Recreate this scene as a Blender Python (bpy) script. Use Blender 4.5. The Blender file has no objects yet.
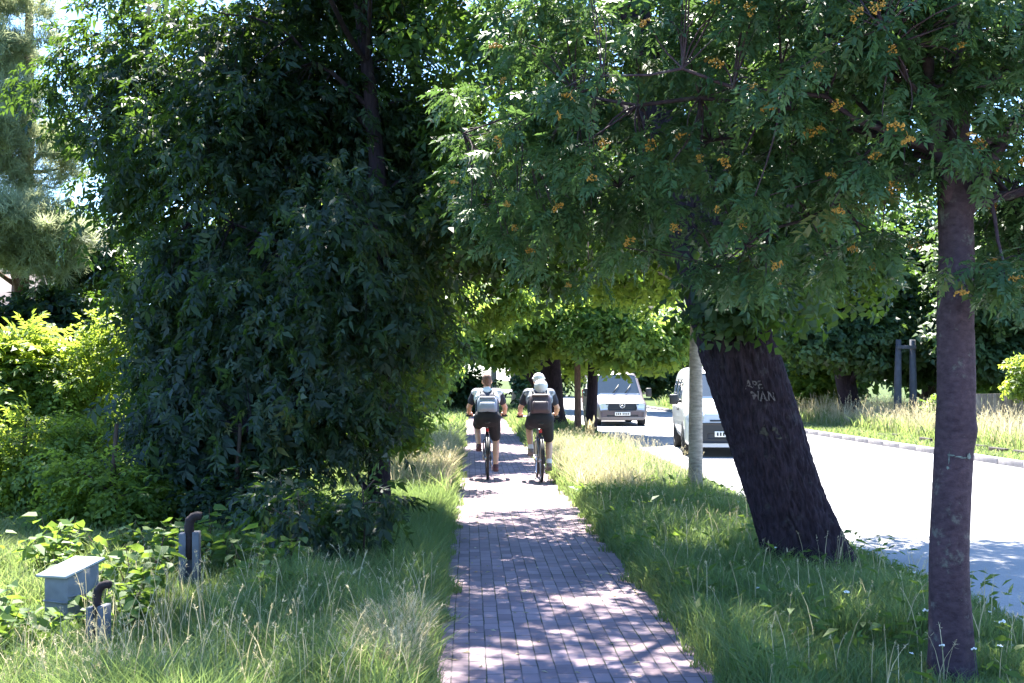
import bpy, bmesh, math, random
import numpy as np
from mathutils import Vector, Matrix, noise as mnoise

# ------------------------------------------------------------------ camera, sky, sun, exposure
SC = bpy.context.scene
cam_d = bpy.data.cameras.new('camera')
cam = bpy.data.objects.new('camera', cam_d)
SC.collection.objects.link(cam)
SC.camera = cam
cam.location = (0, 0, 1.7)
cam.rotation_euler = (math.radians(90), 0, 0)
cam_d.lens = 42.19
cam_d.sensor_width = 36
cam_d.shift_y = 0.0337
cam_d.clip_start = 0.05
cam_d.clip_end = 2000

SUN_EL = math.radians(60)
SUN_AZ = math.radians(-5)          # clockwise from straight ahead (+Y)
world = bpy.data.worlds.new('World')
SC.world = world
world.use_nodes = True
wn = world.node_tree.nodes
sky = wn.new('ShaderNodeTexSky')
sky.sky_type = 'NISHITA'
sky.sun_disc = False
sky.sun_elevation = SUN_EL
sky.sun_rotation = SUN_AZ
sky.altitude = 100
sky.air_density = 1.0
sky.dust_density = 0.4
sky.ozone_density = 9.0
world.node_tree.links.new(sky.outputs[0], wn['Background'].inputs[0])
wn['Background'].inputs[1].default_value = 0.095

sun_d = bpy.data.lights.new('sun', 'SUN')
sun_d.energy = 5.0
sun_d.angle = math.radians(0.6)
sun_d.color = (1.0, 0.95, 0.86)
sun = bpy.data.objects.new('sun', sun_d)
SC.collection.objects.link(sun)
sdir = Vector((math.sin(SUN_AZ) * math.cos(SUN_EL), math.cos(SUN_AZ) * math.cos(SUN_EL), math.sin(SUN_EL)))
sun.rotation_euler = sdir.to_track_quat('Z', 'Y').to_euler()
sun.location = (0, 20, 40)

SC.view_settings.view_transform = 'Standard'
SC.view_settings.look = 'None'
SC.view_settings.gamma = 1
SC.view_settings.exposure = 2.8
cy = SC.cycles
cy.use_denoising = True
cy.max_bounces = 6
cy.diffuse_bounces = 3
cy.glossy_bounces = 2
cy.transmission_bounces = 4
cy.transparent_max_bounces = 4
cy.sample_clamp_indirect = 6

# ------------------------------------------------------------------ helpers
COL = SC.collection
def tag(o, label=None, cat=None, group=None, kind=None):
    if label: o['label'] = label
    if cat: o['category'] = cat
    if group: o['group'] = group
    if kind: o['kind'] = kind
    return o
def empty(name, loc=(0, 0, 0), rz=0.0):
    o = bpy.data.objects.new(name, None)
    COL.objects.link(o)
    o.location = loc
    o.rotation_euler = (0, 0, rz)
    o.empty_display_size = 0.2
    return o
def copy_tree(o, parent=None):
    c = o.copy()
    COL.objects.link(c)
    c.parent = parent
    for ch in list(o.children):
        copy_tree(ch, c)
    return c

class Acc:
    """collects faces of one mesh"""
    def __init__(s):
        s.V = []; s.F = {3: [], 4: []}; s.T = {3: [], 4: []}; s.n = 0; s.NG = []
    def add(s, v, f, tint=None):
        v = np.asarray(v, float).reshape(-1, 3)
        f = np.asarray(f, int)
        if len(f) == 0: return
        k = f.shape[1]
        s.F[k].append(f + s.n)
        s.T[k].append(np.full(len(f), 0.5) if tint is None else np.broadcast_to(np.asarray(tint, float), (len(f),)))
        s.V.append(v); s.n += len(v)
    def addq(s, v, fq, ft, tq=None, tt=None):
        v = np.asarray(v, float).reshape(-1, 3)
        for k, f, t in ((4, fq, tq), (3, ft, tt)):
            if f is not None and len(f):
                f = np.asarray(f, int)
                s.F[k].append(f + s.n)
                s.T[k].append(np.full(len(f), 0.5) if t is None else np.broadcast_to(np.asarray(t, float), (len(f),)))
        s.V.append(v); s.n += len(v)
    def build(s, name, mat, parent=None, smooth=False, off=None, link=True):
        V = np.concatenate(s.V)
        if off is not None: V = V - np.asarray(off)
        me = bpy.data.meshes.new(name)
        loops = []; starts = []; tot = 0; tints = []
        for k in (4, 3):
            if s.F[k]:
                f = np.concatenate(s.F[k]); loops.append(f.ravel())
                starts.append(tot + k * np.arange(len(f))); tot += k * len(f)
                tints.append(np.concatenate(s.T[k]))
        loops = np.concatenate(loops).astype(np.int32); starts = np.concatenate(starts).astype(np.int32)
        tints = np.concatenate(tints).astype(np.float32)
        me.vertices.add(len(V)); me.vertices.foreach_set('co', V.astype(np.float32).ravel())
        me.loops.add(len(loops)); me.loops.foreach_set('vertex_index', loops)
        me.polygons.add(len(starts)); me.polygons.foreach_set('loop_start', starts)
        me.update(calc_edges=True)
        me.validate()
        if len(me.polygons) == len(tints):
            a = me.attributes.new('tint', 'FLOAT', 'FACE'); a.data.foreach_set('value', tints)
        if smooth: me.polygons.foreach_set('use_smooth', np.ones(len(me.polygons), bool))
        me.materials.append(mat)
        o = bpy.data.objects.new(name, me)
        if link: COL.objects.link(o)
        if parent is not None: o.parent = parent
        return o
    # ---- primitives
    def tube(s, pts, rad, seg=8, cap=True, tint=None):
        P = np.asarray(pts, float); n = len(P)
        R = np.broadcast_to(np.asarray(rad, float), (n,))
        d = np.gradient(P, axis=0); d /= (np.linalg.norm(d, axis=1)[:, None] + 1e-9)
        ref = np.array([0, 0, 1.0]) if abs(d[0][2]) < 0.9 else np.array([1.0, 0, 0])
        V = []
        a = np.linspace(0, 2 * np.pi, seg, endpoint=False)
        u = np.cross(ref, d[0]); u /= np.linalg.norm(u)
        for i in range(n):
            u = u - d[i] * np.dot(u, d[i]); u /= (np.linalg.norm(u) + 1e-9)
            w = np.cross(d[i], u)
            V.append(P[i] + R[i] * (np.cos(a)[:, None] * u + np.sin(a)[:, None] * w))
        V = np.concatenate(V)
        i, j = np.meshgrid(np.arange(n - 1), np.arange(seg), indexing='ij')
        j2 = (j + 1) % seg
        q = np.stack([i * seg + j, i * seg + j2, (i + 1) * seg + j2, (i + 1) * seg + j], -1).reshape(-1, 4)
        t = None
        if cap:
            V = np.concatenate([V, P[:1], P[-1:]])
            k = np.arange(seg); k2 = (k + 1) % seg
            t = np.concatenate([np.stack([k2, k, np.full(seg, n * seg)], -1),
                                np.stack([(n - 1) * seg + k, (n - 1) * seg + k2, np.full(seg, n * seg + 1)], -1)])
        s.addq(V, q, t, tint, tint)
    def box(s, c, size, rz=0.0, bevel=0.0, M=None):
        x, y, z = [k / 2 for k in size]
        bm = bmesh.new()
        bmesh.ops.create_cube(bm, size=1)
        bmesh.ops.scale(bm, vec=size, verts=bm.verts)
        if bevel > 0:
            bmesh.ops.bevel(bm, geom=list(bm.edges), offset=bevel, segments=2, affect='EDGES', profile=0.5)
        mt = Matrix.Translation(c) @ (M if M is not None else Matrix.Rotation(rz, 4, 'Z'))
        bmesh.ops.transform(bm, matrix=mt, verts=bm.verts)
        s.bm(bm)
    def bm(s, bm):
        bmesh.ops.triangulate(bm, faces=[f for f in bm.faces if len(f.verts) > 4])
        bm.verts.ensure_lookup_table(); bm.verts.index_update()
        V = [v.co[:] for v in bm.verts]
        q = [[v.index for v in f.verts] for f in bm.faces if len(f.verts) == 4]
        t = [[v.index for v in f.verts] for f in bm.faces if len(f.verts) == 3]
        s.addq(V, q, t); bm.free()
    def ball(s, c, r, seg=10, rings=7, M=None):
        r = np.broadcast_to(np.asarray(r, float), (3,))
        pts = []
        for i in range(1, rings):
            ph = math.pi * i / rings
            for j in range(seg):
                th = 2 * math.pi * j / seg
                pts.append((math.sin(ph) * math.cos(th), math.sin(ph) * math.sin(th), math.cos(ph)))
        pts += [(0, 0, 1), (0, 0, -1)]
        P = np.array(pts) * r
        if M is not None: P = P @ np.array(M.to_3x3()).T
        P = P + np.asarray(c)
        q = [(i * seg + j, (i + 1) * seg + j, (i + 1) * seg + (j + 1) % seg, i * seg + (j + 1) % seg) for i in range(rings - 2) for j in range(seg)]
        N = (rings - 1) * seg
        t = [(N, j, (j + 1) % seg) for j in range(seg)] + [(N + 1, (rings - 2) * seg + (j + 1) % seg, (rings - 2) * seg + j) for j in range(seg)]
        s.addq(P, q, t)
    def lathe(s, prof, seg=24, M=None):
        """prof: list of (r, z) closed on the axis; turned round local Z"""
        n = len(prof); a = np.linspace(0, 2 * np.pi, seg, endpoint=False)
        V = np.array([[r * math.cos(t), r * math.sin(t), z] for r, z in prof for t in a])
        if M is not None:
            V = V @ np.array(M.to_3x3()).T + np.array(M.translation)
        i, j = np.meshgrid(np.arange(n - 1), np.arange(seg), indexing='ij'); j2 = (j + 1) % seg
        s.add(V, np.stack([i * seg + j, i * seg + j2, (i + 1) * seg + j2, (i + 1) * seg + j], -1).reshape(-1, 4))
    def capsule(s, p0, r0, p1, r1, seg=12):
        p0 = np.asarray(p0, float); p1 = np.asarray(p1, float)
        d = p1 - p0; L = np.linalg.norm(d) + 1e-9; d = d / L
        pts = []; rad = []
        for k in range(5):
            a = math.pi / 2 * (k / 4); pts.append(p0 - d * r0 * math.cos(a)); rad.append(max(r0 * math.sin(a), 1e-4))
        for k in range(5):
            a = math.pi / 2 * (k / 4); pts.append(p1 + d * r1 * math.sin(a)); rad.append(max(r1 * math.cos(a), 1e-4))
        s.tube(pts, rad, seg)

def remeshed(acc, name, mat, parent, voxel, smooth_iter=4):
    """union of the closed pieces in acc as one continuous smooth surface"""
    o = acc.build(name, mat)
    m = o.modifiers.new('r', 'REMESH'); m.mode = 'VOXEL'; m.voxel_size = voxel
    if smooth_iter:
        m2 = o.modifiers.new('s', 'SMOOTH'); m2.factor = 0.5; m2.iterations = smooth_iter
    dg = bpy.context.evaluated_depsgraph_get()
    me = bpy.data.meshes.new_from_object(o.evaluated_get(dg))
    me.name = name
    o.modifiers.clear()
    old = o.data; o.data = me; bpy.data.meshes.remove(old)
    if not me.materials: me.materials.append(mat)
    me.polygons.foreach_set('use_smooth', np.ones(len(me.polygons), bool))
    o.parent = parent
    return o

# ------------------------------------------------------------------ materials
def newmat(name):
    m = bpy.data.materials.new(name); m.use_nodes = True
    nt = m.node_tree; return m, nt, nt.nodes['Principled BSDF'], nt.nodes['Material Output']
def ramp(nt, stops):
    r = nt.nodes.new('ShaderNodeValToRGB')
    e = r.color_ramp.elements
    while len(e) > 1: e.remove(e[-1])
    e[0].position = stops[0][0]; e[0].color = (*stops[0][1], 1)
    for p, c in stops[1:]:
        x = e.new(p); x.color = (*c, 1)
    return r
def simple(name, c, rough=0.6, metal=0.0, spec=0.5, var=0.12, scale=12.0, bump=0.0, coat=0.0):
    m, nt, b, out = newmat(name)
    tc = nt.nodes.new('ShaderNodeTexCoord')
    n = nt.nodes.new('ShaderNodeTexNoise'); n.inputs['Scale'].default_value = scale; n.inputs['Detail'].default_value = 4
    nt.links.new(tc.outputs['Object'], n.inputs['Vector'])
    r = ramp(nt, [(0.3, tuple(k * (1 - var) for k in c)), (0.7, tuple(min(1, k * (1 + var)) for k in c))])
    nt.links.new(n.outputs['Fac'], r.inputs['Fac'])
    nt.links.new(r.outputs['Color'], b.inputs['Base Color'])
    b.inputs['Roughness'].default_value = rough
    b.inputs['Metallic'].default_value = metal
    b.inputs['Specular IOR Level'].default_value = spec
    b.inputs['Coat Weight'].default_value = coat
    if bump:
        bp = nt.nodes.new('ShaderNodeBump'); bp.inputs['Strength'].default_value = bump; bp.inputs['Distance'].default_value = 0.01
        nt.links.new(n.outputs['Fac'], bp.inputs['Height']); nt.links.new(bp.outputs['Normal'], b.inputs['Normal'])
    return m
def leafmat(name, stops, trans_c, trans=0.4, rough=0.5, spec=0.35):
    m, nt, b, out = newmat(name)
    at = nt.nodes.new('ShaderNodeAttribute'); at.attribute_name = 'tint'
    r = ramp(nt, stops); nt.links.new(at.outputs['Fac'], r.inputs['Fac'])
    nt.links.new(r.outputs['Color'], b.inputs['Base Color'])
    b.inputs['Roughness'].default_value = rough; b.inputs['Specular IOR Level'].default_value = spec
    t = nt.nodes.new('ShaderNodeBsdfTranslucent')
    mx2 = nt.nodes.new('ShaderNodeMix'); mx2.data_type = 'RGBA'; mx2.blend_type = 'MIX'
    mx2.inputs[0].default_value = 0.35
    mx2.inputs[6].default_value = (*trans_c, 1)
    nt.links.new(r.outputs['Color'], mx2.inputs[7]); nt.links.new(mx2.outputs[2], t.inputs['Color'])
    ms = nt.nodes.new('ShaderNodeMixShader'); ms.inputs[0].default_value = trans
    nt.links.new(b.outputs[0], ms.inputs[1]); nt.links.new(t.outputs[0], ms.inputs[2])
    nt.links.new(ms.outputs[0], out.inputs['Surface'])
    return m
def barkmat(name, c1, c2, scale=(30, 30, 5), bump=0.6, rough=0.9, lichen=0.0):
    m, nt, b, out = newmat(name)
    tc = nt.nodes.new('ShaderNodeTexCoord'); mp = nt.nodes.new('ShaderNodeMapping')
    mp.inputs['Scale'].default_value = scale
    nt.links.new(tc.outputs['Object'], mp.inputs['Vector'])
    n = nt.nodes.new('ShaderNodeTexNoise'); n.inputs['Scale'].default_value = 1; n.inputs['Detail'].default_value = 6; n.inputs['Roughness'].default_value = 0.65
    nt.links.new(mp.outputs[0], n.inputs['Vector'])
    n2 = nt.nodes.new('ShaderNodeTexNoise'); n2.inputs['Scale'].default_value = 3; n2.inputs['Detail'].default_value = 3
    nt.links.new(tc.outputs['Object'], n2.inputs['Vector'])
    r = ramp(nt, [(0.32, c1), (0.68, c2)]); nt.links.new(n.outputs['Fac'], r.inputs['Fac'])
    mx = nt.nodes.new('ShaderNodeMix'); mx.data_type = 'RGBA'; mx.blend_type = 'MULTIPLY'; mx.inputs[0].default_value = 0.5
    r2 = ramp(nt, [(0.3, (0.55, 0.55, 0.55)), (0.7, (1.15, 1.15, 1.1))]); nt.links.new(n2.outputs['Fac'], r2.inputs['Fac'])
    nt.links.new(r.outputs['Color'], mx.inputs[6]); nt.links.new(r2.outputs['Color'], mx.inputs[7])
    last = mx.outputs[2]
    if lichen:
        n3 = nt.nodes.new('ShaderNodeTexNoise'); n3.inputs['Scale'].default_value = 7; n3.inputs['Detail'].default_value = 9; n3.inputs['Roughness'].default_value = 0.75
        nt.links.new(tc.outputs['Object'], n3.inputs['Vector'])
        r3 = ramp(nt, [(0.56, (0, 0, 0)), (0.66, (lichen,) * 3)]); nt.links.new(n3.outputs['Fac'], r3.inputs['Fac'])
        m3 = nt.nodes.new('ShaderNodeMix'); m3.data_type = 'RGBA'; nt.links.new(r3.outputs['Color'], m3.inputs[0])
        nt.links.new(last, m3.inputs[6]); m3.inputs[7].default_value = (0.13, 0.135, 0.12, 1); last = m3.outputs[2]
    nt.links.new(last, b.inputs['Base Color'])
    b.inputs['Roughness'].default_value = rough; b.inputs['Specular IOR Level'].default_value = 0.2
    bp = nt.nodes.new('ShaderNodeBump'); bp.inputs['Strength'].default_value = bump; bp.inputs['Distance'].default_value = 0.02
    nt.links.new(n.outputs['Fac'], bp.inputs['Height']); nt.links.new(bp.outputs['Normal'], b.inputs['Normal'])
    return m

M = {}
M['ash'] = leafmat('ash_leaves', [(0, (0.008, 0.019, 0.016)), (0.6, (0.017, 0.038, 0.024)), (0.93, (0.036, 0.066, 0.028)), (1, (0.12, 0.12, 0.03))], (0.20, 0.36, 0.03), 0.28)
M['rowan'] = leafmat('rowan_leaves', [(0, (0.034, 0.08, 0.042)), (0.6, (0.062, 0.125, 0.055)), (0.94, (0.10, 0.16, 0.05)), (1, (0.16, 0.14, 0.04))], (0.16, 0.28, 0.05), 0.32, 0.45)
M['lime'] = leafmat('broad_leaves', [(0, (0.014, 0.034, 0.016)), (0.6, (0.028, 0.062, 0.022)), (1, (0.06, 0.10, 0.025))], (0.18, 0.32, 0.03), 0.36)
M['glow'] = leafmat('sunlit_leaves', [(0, (0.045, 0.10, 0.03)), (0.6, (0.08, 0.16, 0.04)), (1, (0.15, 0.23, 0.05))], (0.42, 0.57, 0.08), 0.52)  # brighter version of the broad leaves, sunlight put into the colour
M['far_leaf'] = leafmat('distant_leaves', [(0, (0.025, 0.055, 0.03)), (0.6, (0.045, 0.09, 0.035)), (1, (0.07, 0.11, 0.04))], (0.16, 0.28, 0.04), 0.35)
M['bush'] = leafmat('bush_leaves', [(0, (0.05, 0.10, 0.025)), (0.6, (0.09, 0.16, 0.03)), (1, (0.19, 0.25, 0.05))], (0.48, 0.60, 0.06), 0.55)
M['needle'] = leafmat('pine_needles', [(0, (0.14, 0.18, 0.10)), (0.6, (0.24, 0.29, 0.16)), (1, (0.34, 0.37, 0.22))], (0.52, 0.56, 0.30), 0.55)  # needle colour raised to pale so the clumps look sunlit
M['weed'] = leafmat('weed_leaves', [(0, (0.04, 0.09, 0.025)), (0.6, (0.075, 0.14, 0.03)), (1, (0.13, 0.19, 0.05))], (0.30, 0.44, 0.05), 0.4, 0.55)
M['grass'] = leafmat('grass_blades', [(0, (0.05, 0.095, 0.04)), (0.5, (0.085, 0.15, 0.05)), (0.8, (0.16, 0.21, 0.075)), (1, (0.30, 0.27, 0.14))], (0.34, 0.46, 0.12), 0.45, 0.5)
M['dry'] = leafmat('dry_stalks', [(0, (0.32, 0.26, 0.15)), (0.6, (0.48, 0.41, 0.25)), (1, (0.6, 0.53, 0.36))], (0.66, 0.58, 0.34), 0.4, 0.7)
M['bark_dark'] = barkmat('dark_ridged_bark', (0.009, 0.006, 0.011), (0.04, 0.026, 0.037), (34, 34, 7), 0.8, lichen=.2)  # purple tint of the shadows put into the bark colour
M['bark_rowan'] = barkmat('smooth_purplish_bark', (0.034, 0.02, 0.03), (0.078, 0.05, 0.066), (22, 22, 34), 0.4, 0.8, lichen=.75)  # bark colour also carries the purple of the shade
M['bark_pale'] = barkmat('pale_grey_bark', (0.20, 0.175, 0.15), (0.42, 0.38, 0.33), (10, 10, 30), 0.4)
M['bark'] = barkmat('brown_bark', (0.035, 0.025, 0.022), (0.11, 0.08, 0.065), (24, 24, 6), 0.7)
M['bark_red'] = barkmat('reddish_bark', (0.09, 0.05, 0.04), (0.20, 0.12, 0.09), (24, 24, 8), 0.6)
M['berry'] = simple('orange_berry', (0.42, 0.21, 0.025), 0.45, var=0.3, scale=40)
M['steel'] = simple('steel', (0.45, 0.45, 0.46), 0.3, 1.0)
M['black'] = simple('black_plastic', (0.018, 0.018, 0.02), 0.5)
M['rubber'] = simple('rubber', (0.022, 0.022, 0.024), 0.85)
M['chrome'] = simple('chrome', (0.7, 0.7, 0.72), 0.15, 1.0, var=0.02)
M['glass'] = simple('dark_glass', (0.02, 0.028, 0.03), 0.06, 0.0, 0.8, var=0.1, coat=0.5)
M['lamp_glass'] = simple('headlight_glass', (0.7, 0.7, 0.68), 0.12, 0.35, 0.8, var=0.05, coat=1)
M['paint_silver'] = simple('silver_paint', (0.16, 0.13, 0.128), 0.4, 0.2, 0.5, var=0.03, scale=4, coat=0.6)
M['paint_white'] = simple('white_paint', (0.52, 0.54, 0.57), 0.35, 0.0, 0.5, var=0.03, scale=4, coat=0.5)
M['paint_dark'] = simple('dark_blue_paint', (0.03, 0.04, 0.08), 0.3, 0.2, 0.5, var=0.05, coat=0.6)
M['nose'] = simple('shade_mauve_bumper', (0.10, 0.072, 0.075), 0.5, var=0.05)  # bumper colour darkened to mauve for the shade on the silver front
M['plate'] = simple('number_plate', (0.75, 0.75, 0.73), 0.4, var=0.02)
M['red_lamp'] = simple('red_lens', (0.5, 0.02, 0.02), 0.2)
M['skin'] = simple('skin', (0.68, 0.40, 0.28), 0.55, var=0.06, scale=20)
M['shorts'] = simple('black_cloth', (0.014, 0.014, 0.02), 0.85, var=0.2, scale=30, bump=0.2)
M['navy'] = simple('navy_jersey', (0.03, 0.032, 0.055), 0.8, var=0.2, scale=25, bump=0.2)
M['whitecloth'] = simple('white_cloth', (0.74, 0.75, 0.78), 0.8, var=0.06, scale=25, bump=0.2)
M['mottle'] = simple('grey_print_cloth', (0.30, 0.32, 0.38), 0.8, var=0.85, scale=22, bump=0.2)
M['hair'] = simple('brown_hair', (0.13, 0.06, 0.04), 0.6, var=0.3, scale=60, bump=0.4)
M['pack_grey'] = simple('grey_blue_nylon', (0.32, 0.36, 0.46), 0.6, var=0.08, scale=20, bump=0.2)
M['pack_dark'] = simple('dark_purple_nylon', (0.075, 0.05, 0.065), 0.6, var=0.12, scale=20, bump=0.2)
M['shoe'] = simple('shoe_leather', (0.10, 0.04, 0.05), 0.6, var=0.3, scale=30)
M['shoe2'] = simple('shoe_grey', (0.20, 0.16, 0.15), 0.6, var=0.3, scale=30)
M['eye'] = simple('eye', (0.03, 0.02, 0.02), 0.2)
M['bike'] = simple('bike_paint', (0.03, 0.035, 0.05), 0.3, 0.3, coat=0.5)
M['bike2'] = simple('bike_paint_grey', (0.10, 0.11, 0.13), 0.3, 0.5, coat=0.5)
M['concrete'] = simple('weathered_concrete', (0.12, 0.125, 0.145), 0.9, var=0.35, scale=9, bump=0.5)
M['rust'] = simple('rusty_iron', (0.022, 0.012, 0.014), 0.85, 0.1, var=0.5, scale=18, bump=0.6)
M['box_wall'] = simple('grey_painted_board', (0.19, 0.195, 0.21), 0.75, var=0.35, scale=5, bump=0.25)
M['box_lid'] = simple('pale_sheet_lid', (0.36, 0.37, 0.38), 0.6, var=0.3, scale=7)
M['wood_old'] = barkmat('weathered_plank', (0.13, 0.11, 0.11), (0.29, 0.26, 0.25), (6, 6, 2), 0.4)
M['post_blue'] = simple('grey_pole_concrete', (0.06, 0.066, 0.085), 0.9, var=0.2, scale=6, bump=0.3)
M['kerb'] = simple('kerb_concrete', (0.27, 0.25, 0.25), 0.9, var=0.2, scale=8, bump=0.4)
M['render'] = simple('dark_timber_wall', (0.05, 0.03, 0.035), 0.9, var=0.3, scale=5)
M['rooftile'] = simple('faded_roof_tiles', (0.055, 0.04, 0.044), 0.85, var=0.15, scale=8, bump=0.4)
M['flower'] = simple('white_petals', (0.78, 0.78, 0.75), 0.8, var=0.06)
M['paintmark'] = simple('old_white_paint', (0.10, 0.08, 0.08), 0.9, var=0.3, scale=60)
M['paintmark2'] = simple('faded_olive_paint', (0.042, 0.036, 0.026), 0.9, var=0.4, scale=60)
M['paintmark3'] = simple('pale_green_paint', (0.12, 0.145, 0.135), 0.9, var=0.5, scale=60)

def ground_material():
    m, nt, b, out = newmat('turf_soil')
    tc = nt.nodes.new('ShaderNodeTexCoord')
    n = nt.nodes.new('ShaderNodeTexNoise'); n.inputs['Scale'].default_value = 0.35; n.inputs['Detail'].default_value = 8
    n2 = nt.nodes.new('ShaderNodeTexNoise'); n2.inputs['Scale'].default_value = 14; n2.inputs['Detail'].default_value = 5
    for k in (n, n2): nt.links.new(tc.outputs['Object'], k.inputs['Vector'])
    r = ramp(nt, [(0.3, (0.035, 0.05, 0.02)), (0.55, (0.06, 0.085, 0.025)), (0.75, (0.12, 0.13, 0.05))])
    mx = nt.nodes.new('ShaderNodeMix'); mx.data_type = 'FLOAT'; mx.inputs[0].default_value = 0.5
    nt.links.new(n.outputs['Fac'], mx.inputs[2]); nt.links.new(n2.outputs['Fac'], mx.inputs[3])
    nt.links.new(mx.outputs[0], r.inputs['Fac']); nt.links.new(r.outputs['Color'], b.inputs['Base Color'])
    b.inputs['Roughness'].default_value = 0.95; b.inputs['Specular IOR Level'].default_value = 0.1
    bp = nt.nodes.new('ShaderNodeBump'); bp.inputs['Strength'].default_value = 0.8; bp.inputs['Distance'].default_value = 0.05
    nt.links.new(n2.outputs['Fac'], bp.inputs['Height']); nt.links.new(bp.outputs['Normal'], b.inputs['Normal'])
    return m
def asphalt_material():
    m, nt, b, out = newmat('pale_worn_asphalt')
    tc = nt.nodes.new('ShaderNodeTexCoord')
    n = nt.nodes.new('ShaderNodeTexNoise'); n.inputs['Scale'].default_value = 0.8; n.inputs['Detail'].default_value = 7
    n2 = nt.nodes.new('ShaderNodeTexNoise'); n2.inputs['Scale'].default_value = 90; n2.inputs['Detail'].default_value = 3
    for k in (n, n2): nt.links.new(tc.outputs['Object'], k.inputs['Vector'])
    r = ramp(nt, [(0.3, (0.25, 0.245, 0.25)), (0.7, (0.36, 0.35, 0.35))])
    nt.links.new(n.outputs['Fac'], r.inputs['Fac'])
    r2 = ramp(nt, [(0.35, (0.75, 0.75, 0.75)), (0.65, (1.1, 1.1, 1.1))]); nt.links.new(n2.outputs['Fac'], r2.inputs['Fac'])
    mx = nt.nodes.new('ShaderNodeMix'); mx.data_type = 'RGBA'; mx.blend_type = 'MULTIPLY'; mx.inputs[0].default_value = 0.8
    nt.links.new(r.outputs['Color'], mx.inputs[6]); nt.links.new(r2.outputs['Color'], mx.inputs[7])
    nt.links.new(mx.outputs[2], b.inputs['Base Color'])
    b.inputs['Roughness'].default_value = 0.8; b.inputs['Specular IOR Level'].default_value = 0.3
    bp = nt.nodes.new('ShaderNodeBump'); bp.inputs['Strength'].default_value = 0.35; bp.inputs['Distance'].default_value = 0.005
    nt.links.new(n2.outputs['Fac'], bp.inputs['Height']); nt.links.new(bp.outputs['Normal'], b.inputs['Normal'])
    return m
def paver_material():
    m, nt, b, out = newmat('red_grey_pavers')
    tc = nt.nodes.new('ShaderNodeTexCoord')
    sep = nt.nodes.new('ShaderNodeSeparateXYZ'); com = nt.nodes.new('ShaderNodeCombineXYZ')
    nt.links.new(tc.outputs['Object'], sep.inputs[0])
    nt.links.new(sep.outputs['Y'], com.inputs['X']); nt.links.new(sep.outputs['X'], com.inputs['Y'])
    wob = nt.nodes.new('ShaderNodeTexNoise'); wob.inputs['Scale'].default_value = 5
    nt.links.new(tc.outputs['Object'], wob.inputs['Vector'])
    va = nt.nodes.new('ShaderNodeVectorMath'); va.operation = 'SCALE'; va.inputs['Scale'].default_value = 0.012
    nt.links.new(wob.outputs['Color'], va.inputs[0])
    vb = nt.nodes.new('ShaderNodeVectorMath'); vb.operation = 'ADD'
    nt.links.new(com.outputs[0], vb.inputs[0]); nt.links.new(va.outputs[0], vb.inputs[1])
    br = nt.nodes.new('ShaderNodeTexBrick')
    br.inputs['Scale'].default_value = 1; br.inputs['Brick Width'].default_value = 0.2; br.inputs['Row Height'].default_value = 0.1
    br.inputs['Mortar Size'].default_value = 0.005; br.inputs['Mortar Smooth'].default_value = 0.3
    br.inputs['Color1'].default_value = (0.23, 0.17, 0.19, 1); br.inputs['Color2'].default_value = (0.34, 0.262, 0.285, 1)
    br.inputs['Mortar'].default_value = (0.15, 0.115, 0.13, 1); br.inputs['Bias'].default_value = -0.1
    nt.links.new(vb.outputs[0], br.inputs['Vector'])
    nm = nt.nodes.new('ShaderNodeTexNoise'); nm.inputs['Scale'].default_value = 2.6; nm.inputs['Detail'].default_value = 6
    nt.links.new(tc.outputs['Object'], nm.inputs['Vector'])
    rm = ramp(nt, [(0.42, (0.16, 0.13, 0.14)), (0.55, (0.07, 0.065, 0.055)), (0.64, (0.045, 0.06, 0.028))]); nt.links.new(nm.outputs['Fac'], rm.inputs['Fac'])
    nt.links.new(rm.outputs['Color'], br.inputs['Mortar'])
    n = nt.nodes.new('ShaderNodeTexNoise'); n.inputs['Scale'].default_value = 1.6; n.inputs['Detail'].default_value = 8; n.inputs['Roughness'].default_value = 0.65
    nt.links.new(tc.outputs['Object'], n.inputs['Vector'])
    r = ramp(nt, [(0.3, (0.62, 0.63, 0.66)), (0.7, (1.12, 1.08, 1.08))]); nt.links.new(n.outputs['Fac'], r.inputs['Fac'])
    mx = nt.nodes.new('ShaderNodeMix'); mx.data_type = 'RGBA'; mx.blend_type = 'MULTIPLY'; mx.inputs[0].default_value = 1
    nt.links.new(br.outputs['Color'], mx.inputs[6]); nt.links.new(r.outputs['Color'], mx.inputs[7])
    nt.links.new(mx.outputs[2], b.inputs['Base Color'])
    b.inputs['Roughness'].default_value = 0.85; b.inputs['Specular IOR Level'].default_value = 0.25
    inv = nt.nodes.new('ShaderNodeMath'); inv.operation = 'SUBTRACT'; inv.inputs[0].default_value = 1
    nt.links.new(br.outputs['Fac'], inv.inputs[1])
    bp = nt.nodes.new('ShaderNodeBump'); bp.inputs['Strength'].default_value = 0.7; bp.inputs['Distance'].default_value = 0.006
    nt.links.new(inv.outputs[0], bp.inputs['Height'])
    n3 = nt.nodes.new('ShaderNodeTexNoise'); n3.inputs['Scale'].default_value = 120
    nt.links.new(tc.outputs['Object'], n3.inputs['Vector'])
    bp2 = nt.nodes.new('ShaderNodeBump'); bp2.inputs['Strength'].default_value = 0.25; bp2.inputs['Distance'].default_value = 0.004
    nt.links.new(n3.outputs['Fac'], bp2.inputs['Height']); nt.links.new(bp.outputs['Normal'], bp2.inputs['Normal'])
    nt.links.new(bp2.outputs['Normal'], b.inputs['Normal'])
    return m

# ------------------------------------------------------------------ setting: ground, path, road, kerb
def path_l(Y): return -0.215 - 0.035 * Y
def path_r(Y): return 1.395 - 0.035 * Y
def road_l(Y): return 3.78 - 0.036 * Y
def road_r(Y): return 10.62 - 0.057 * Y

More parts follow.
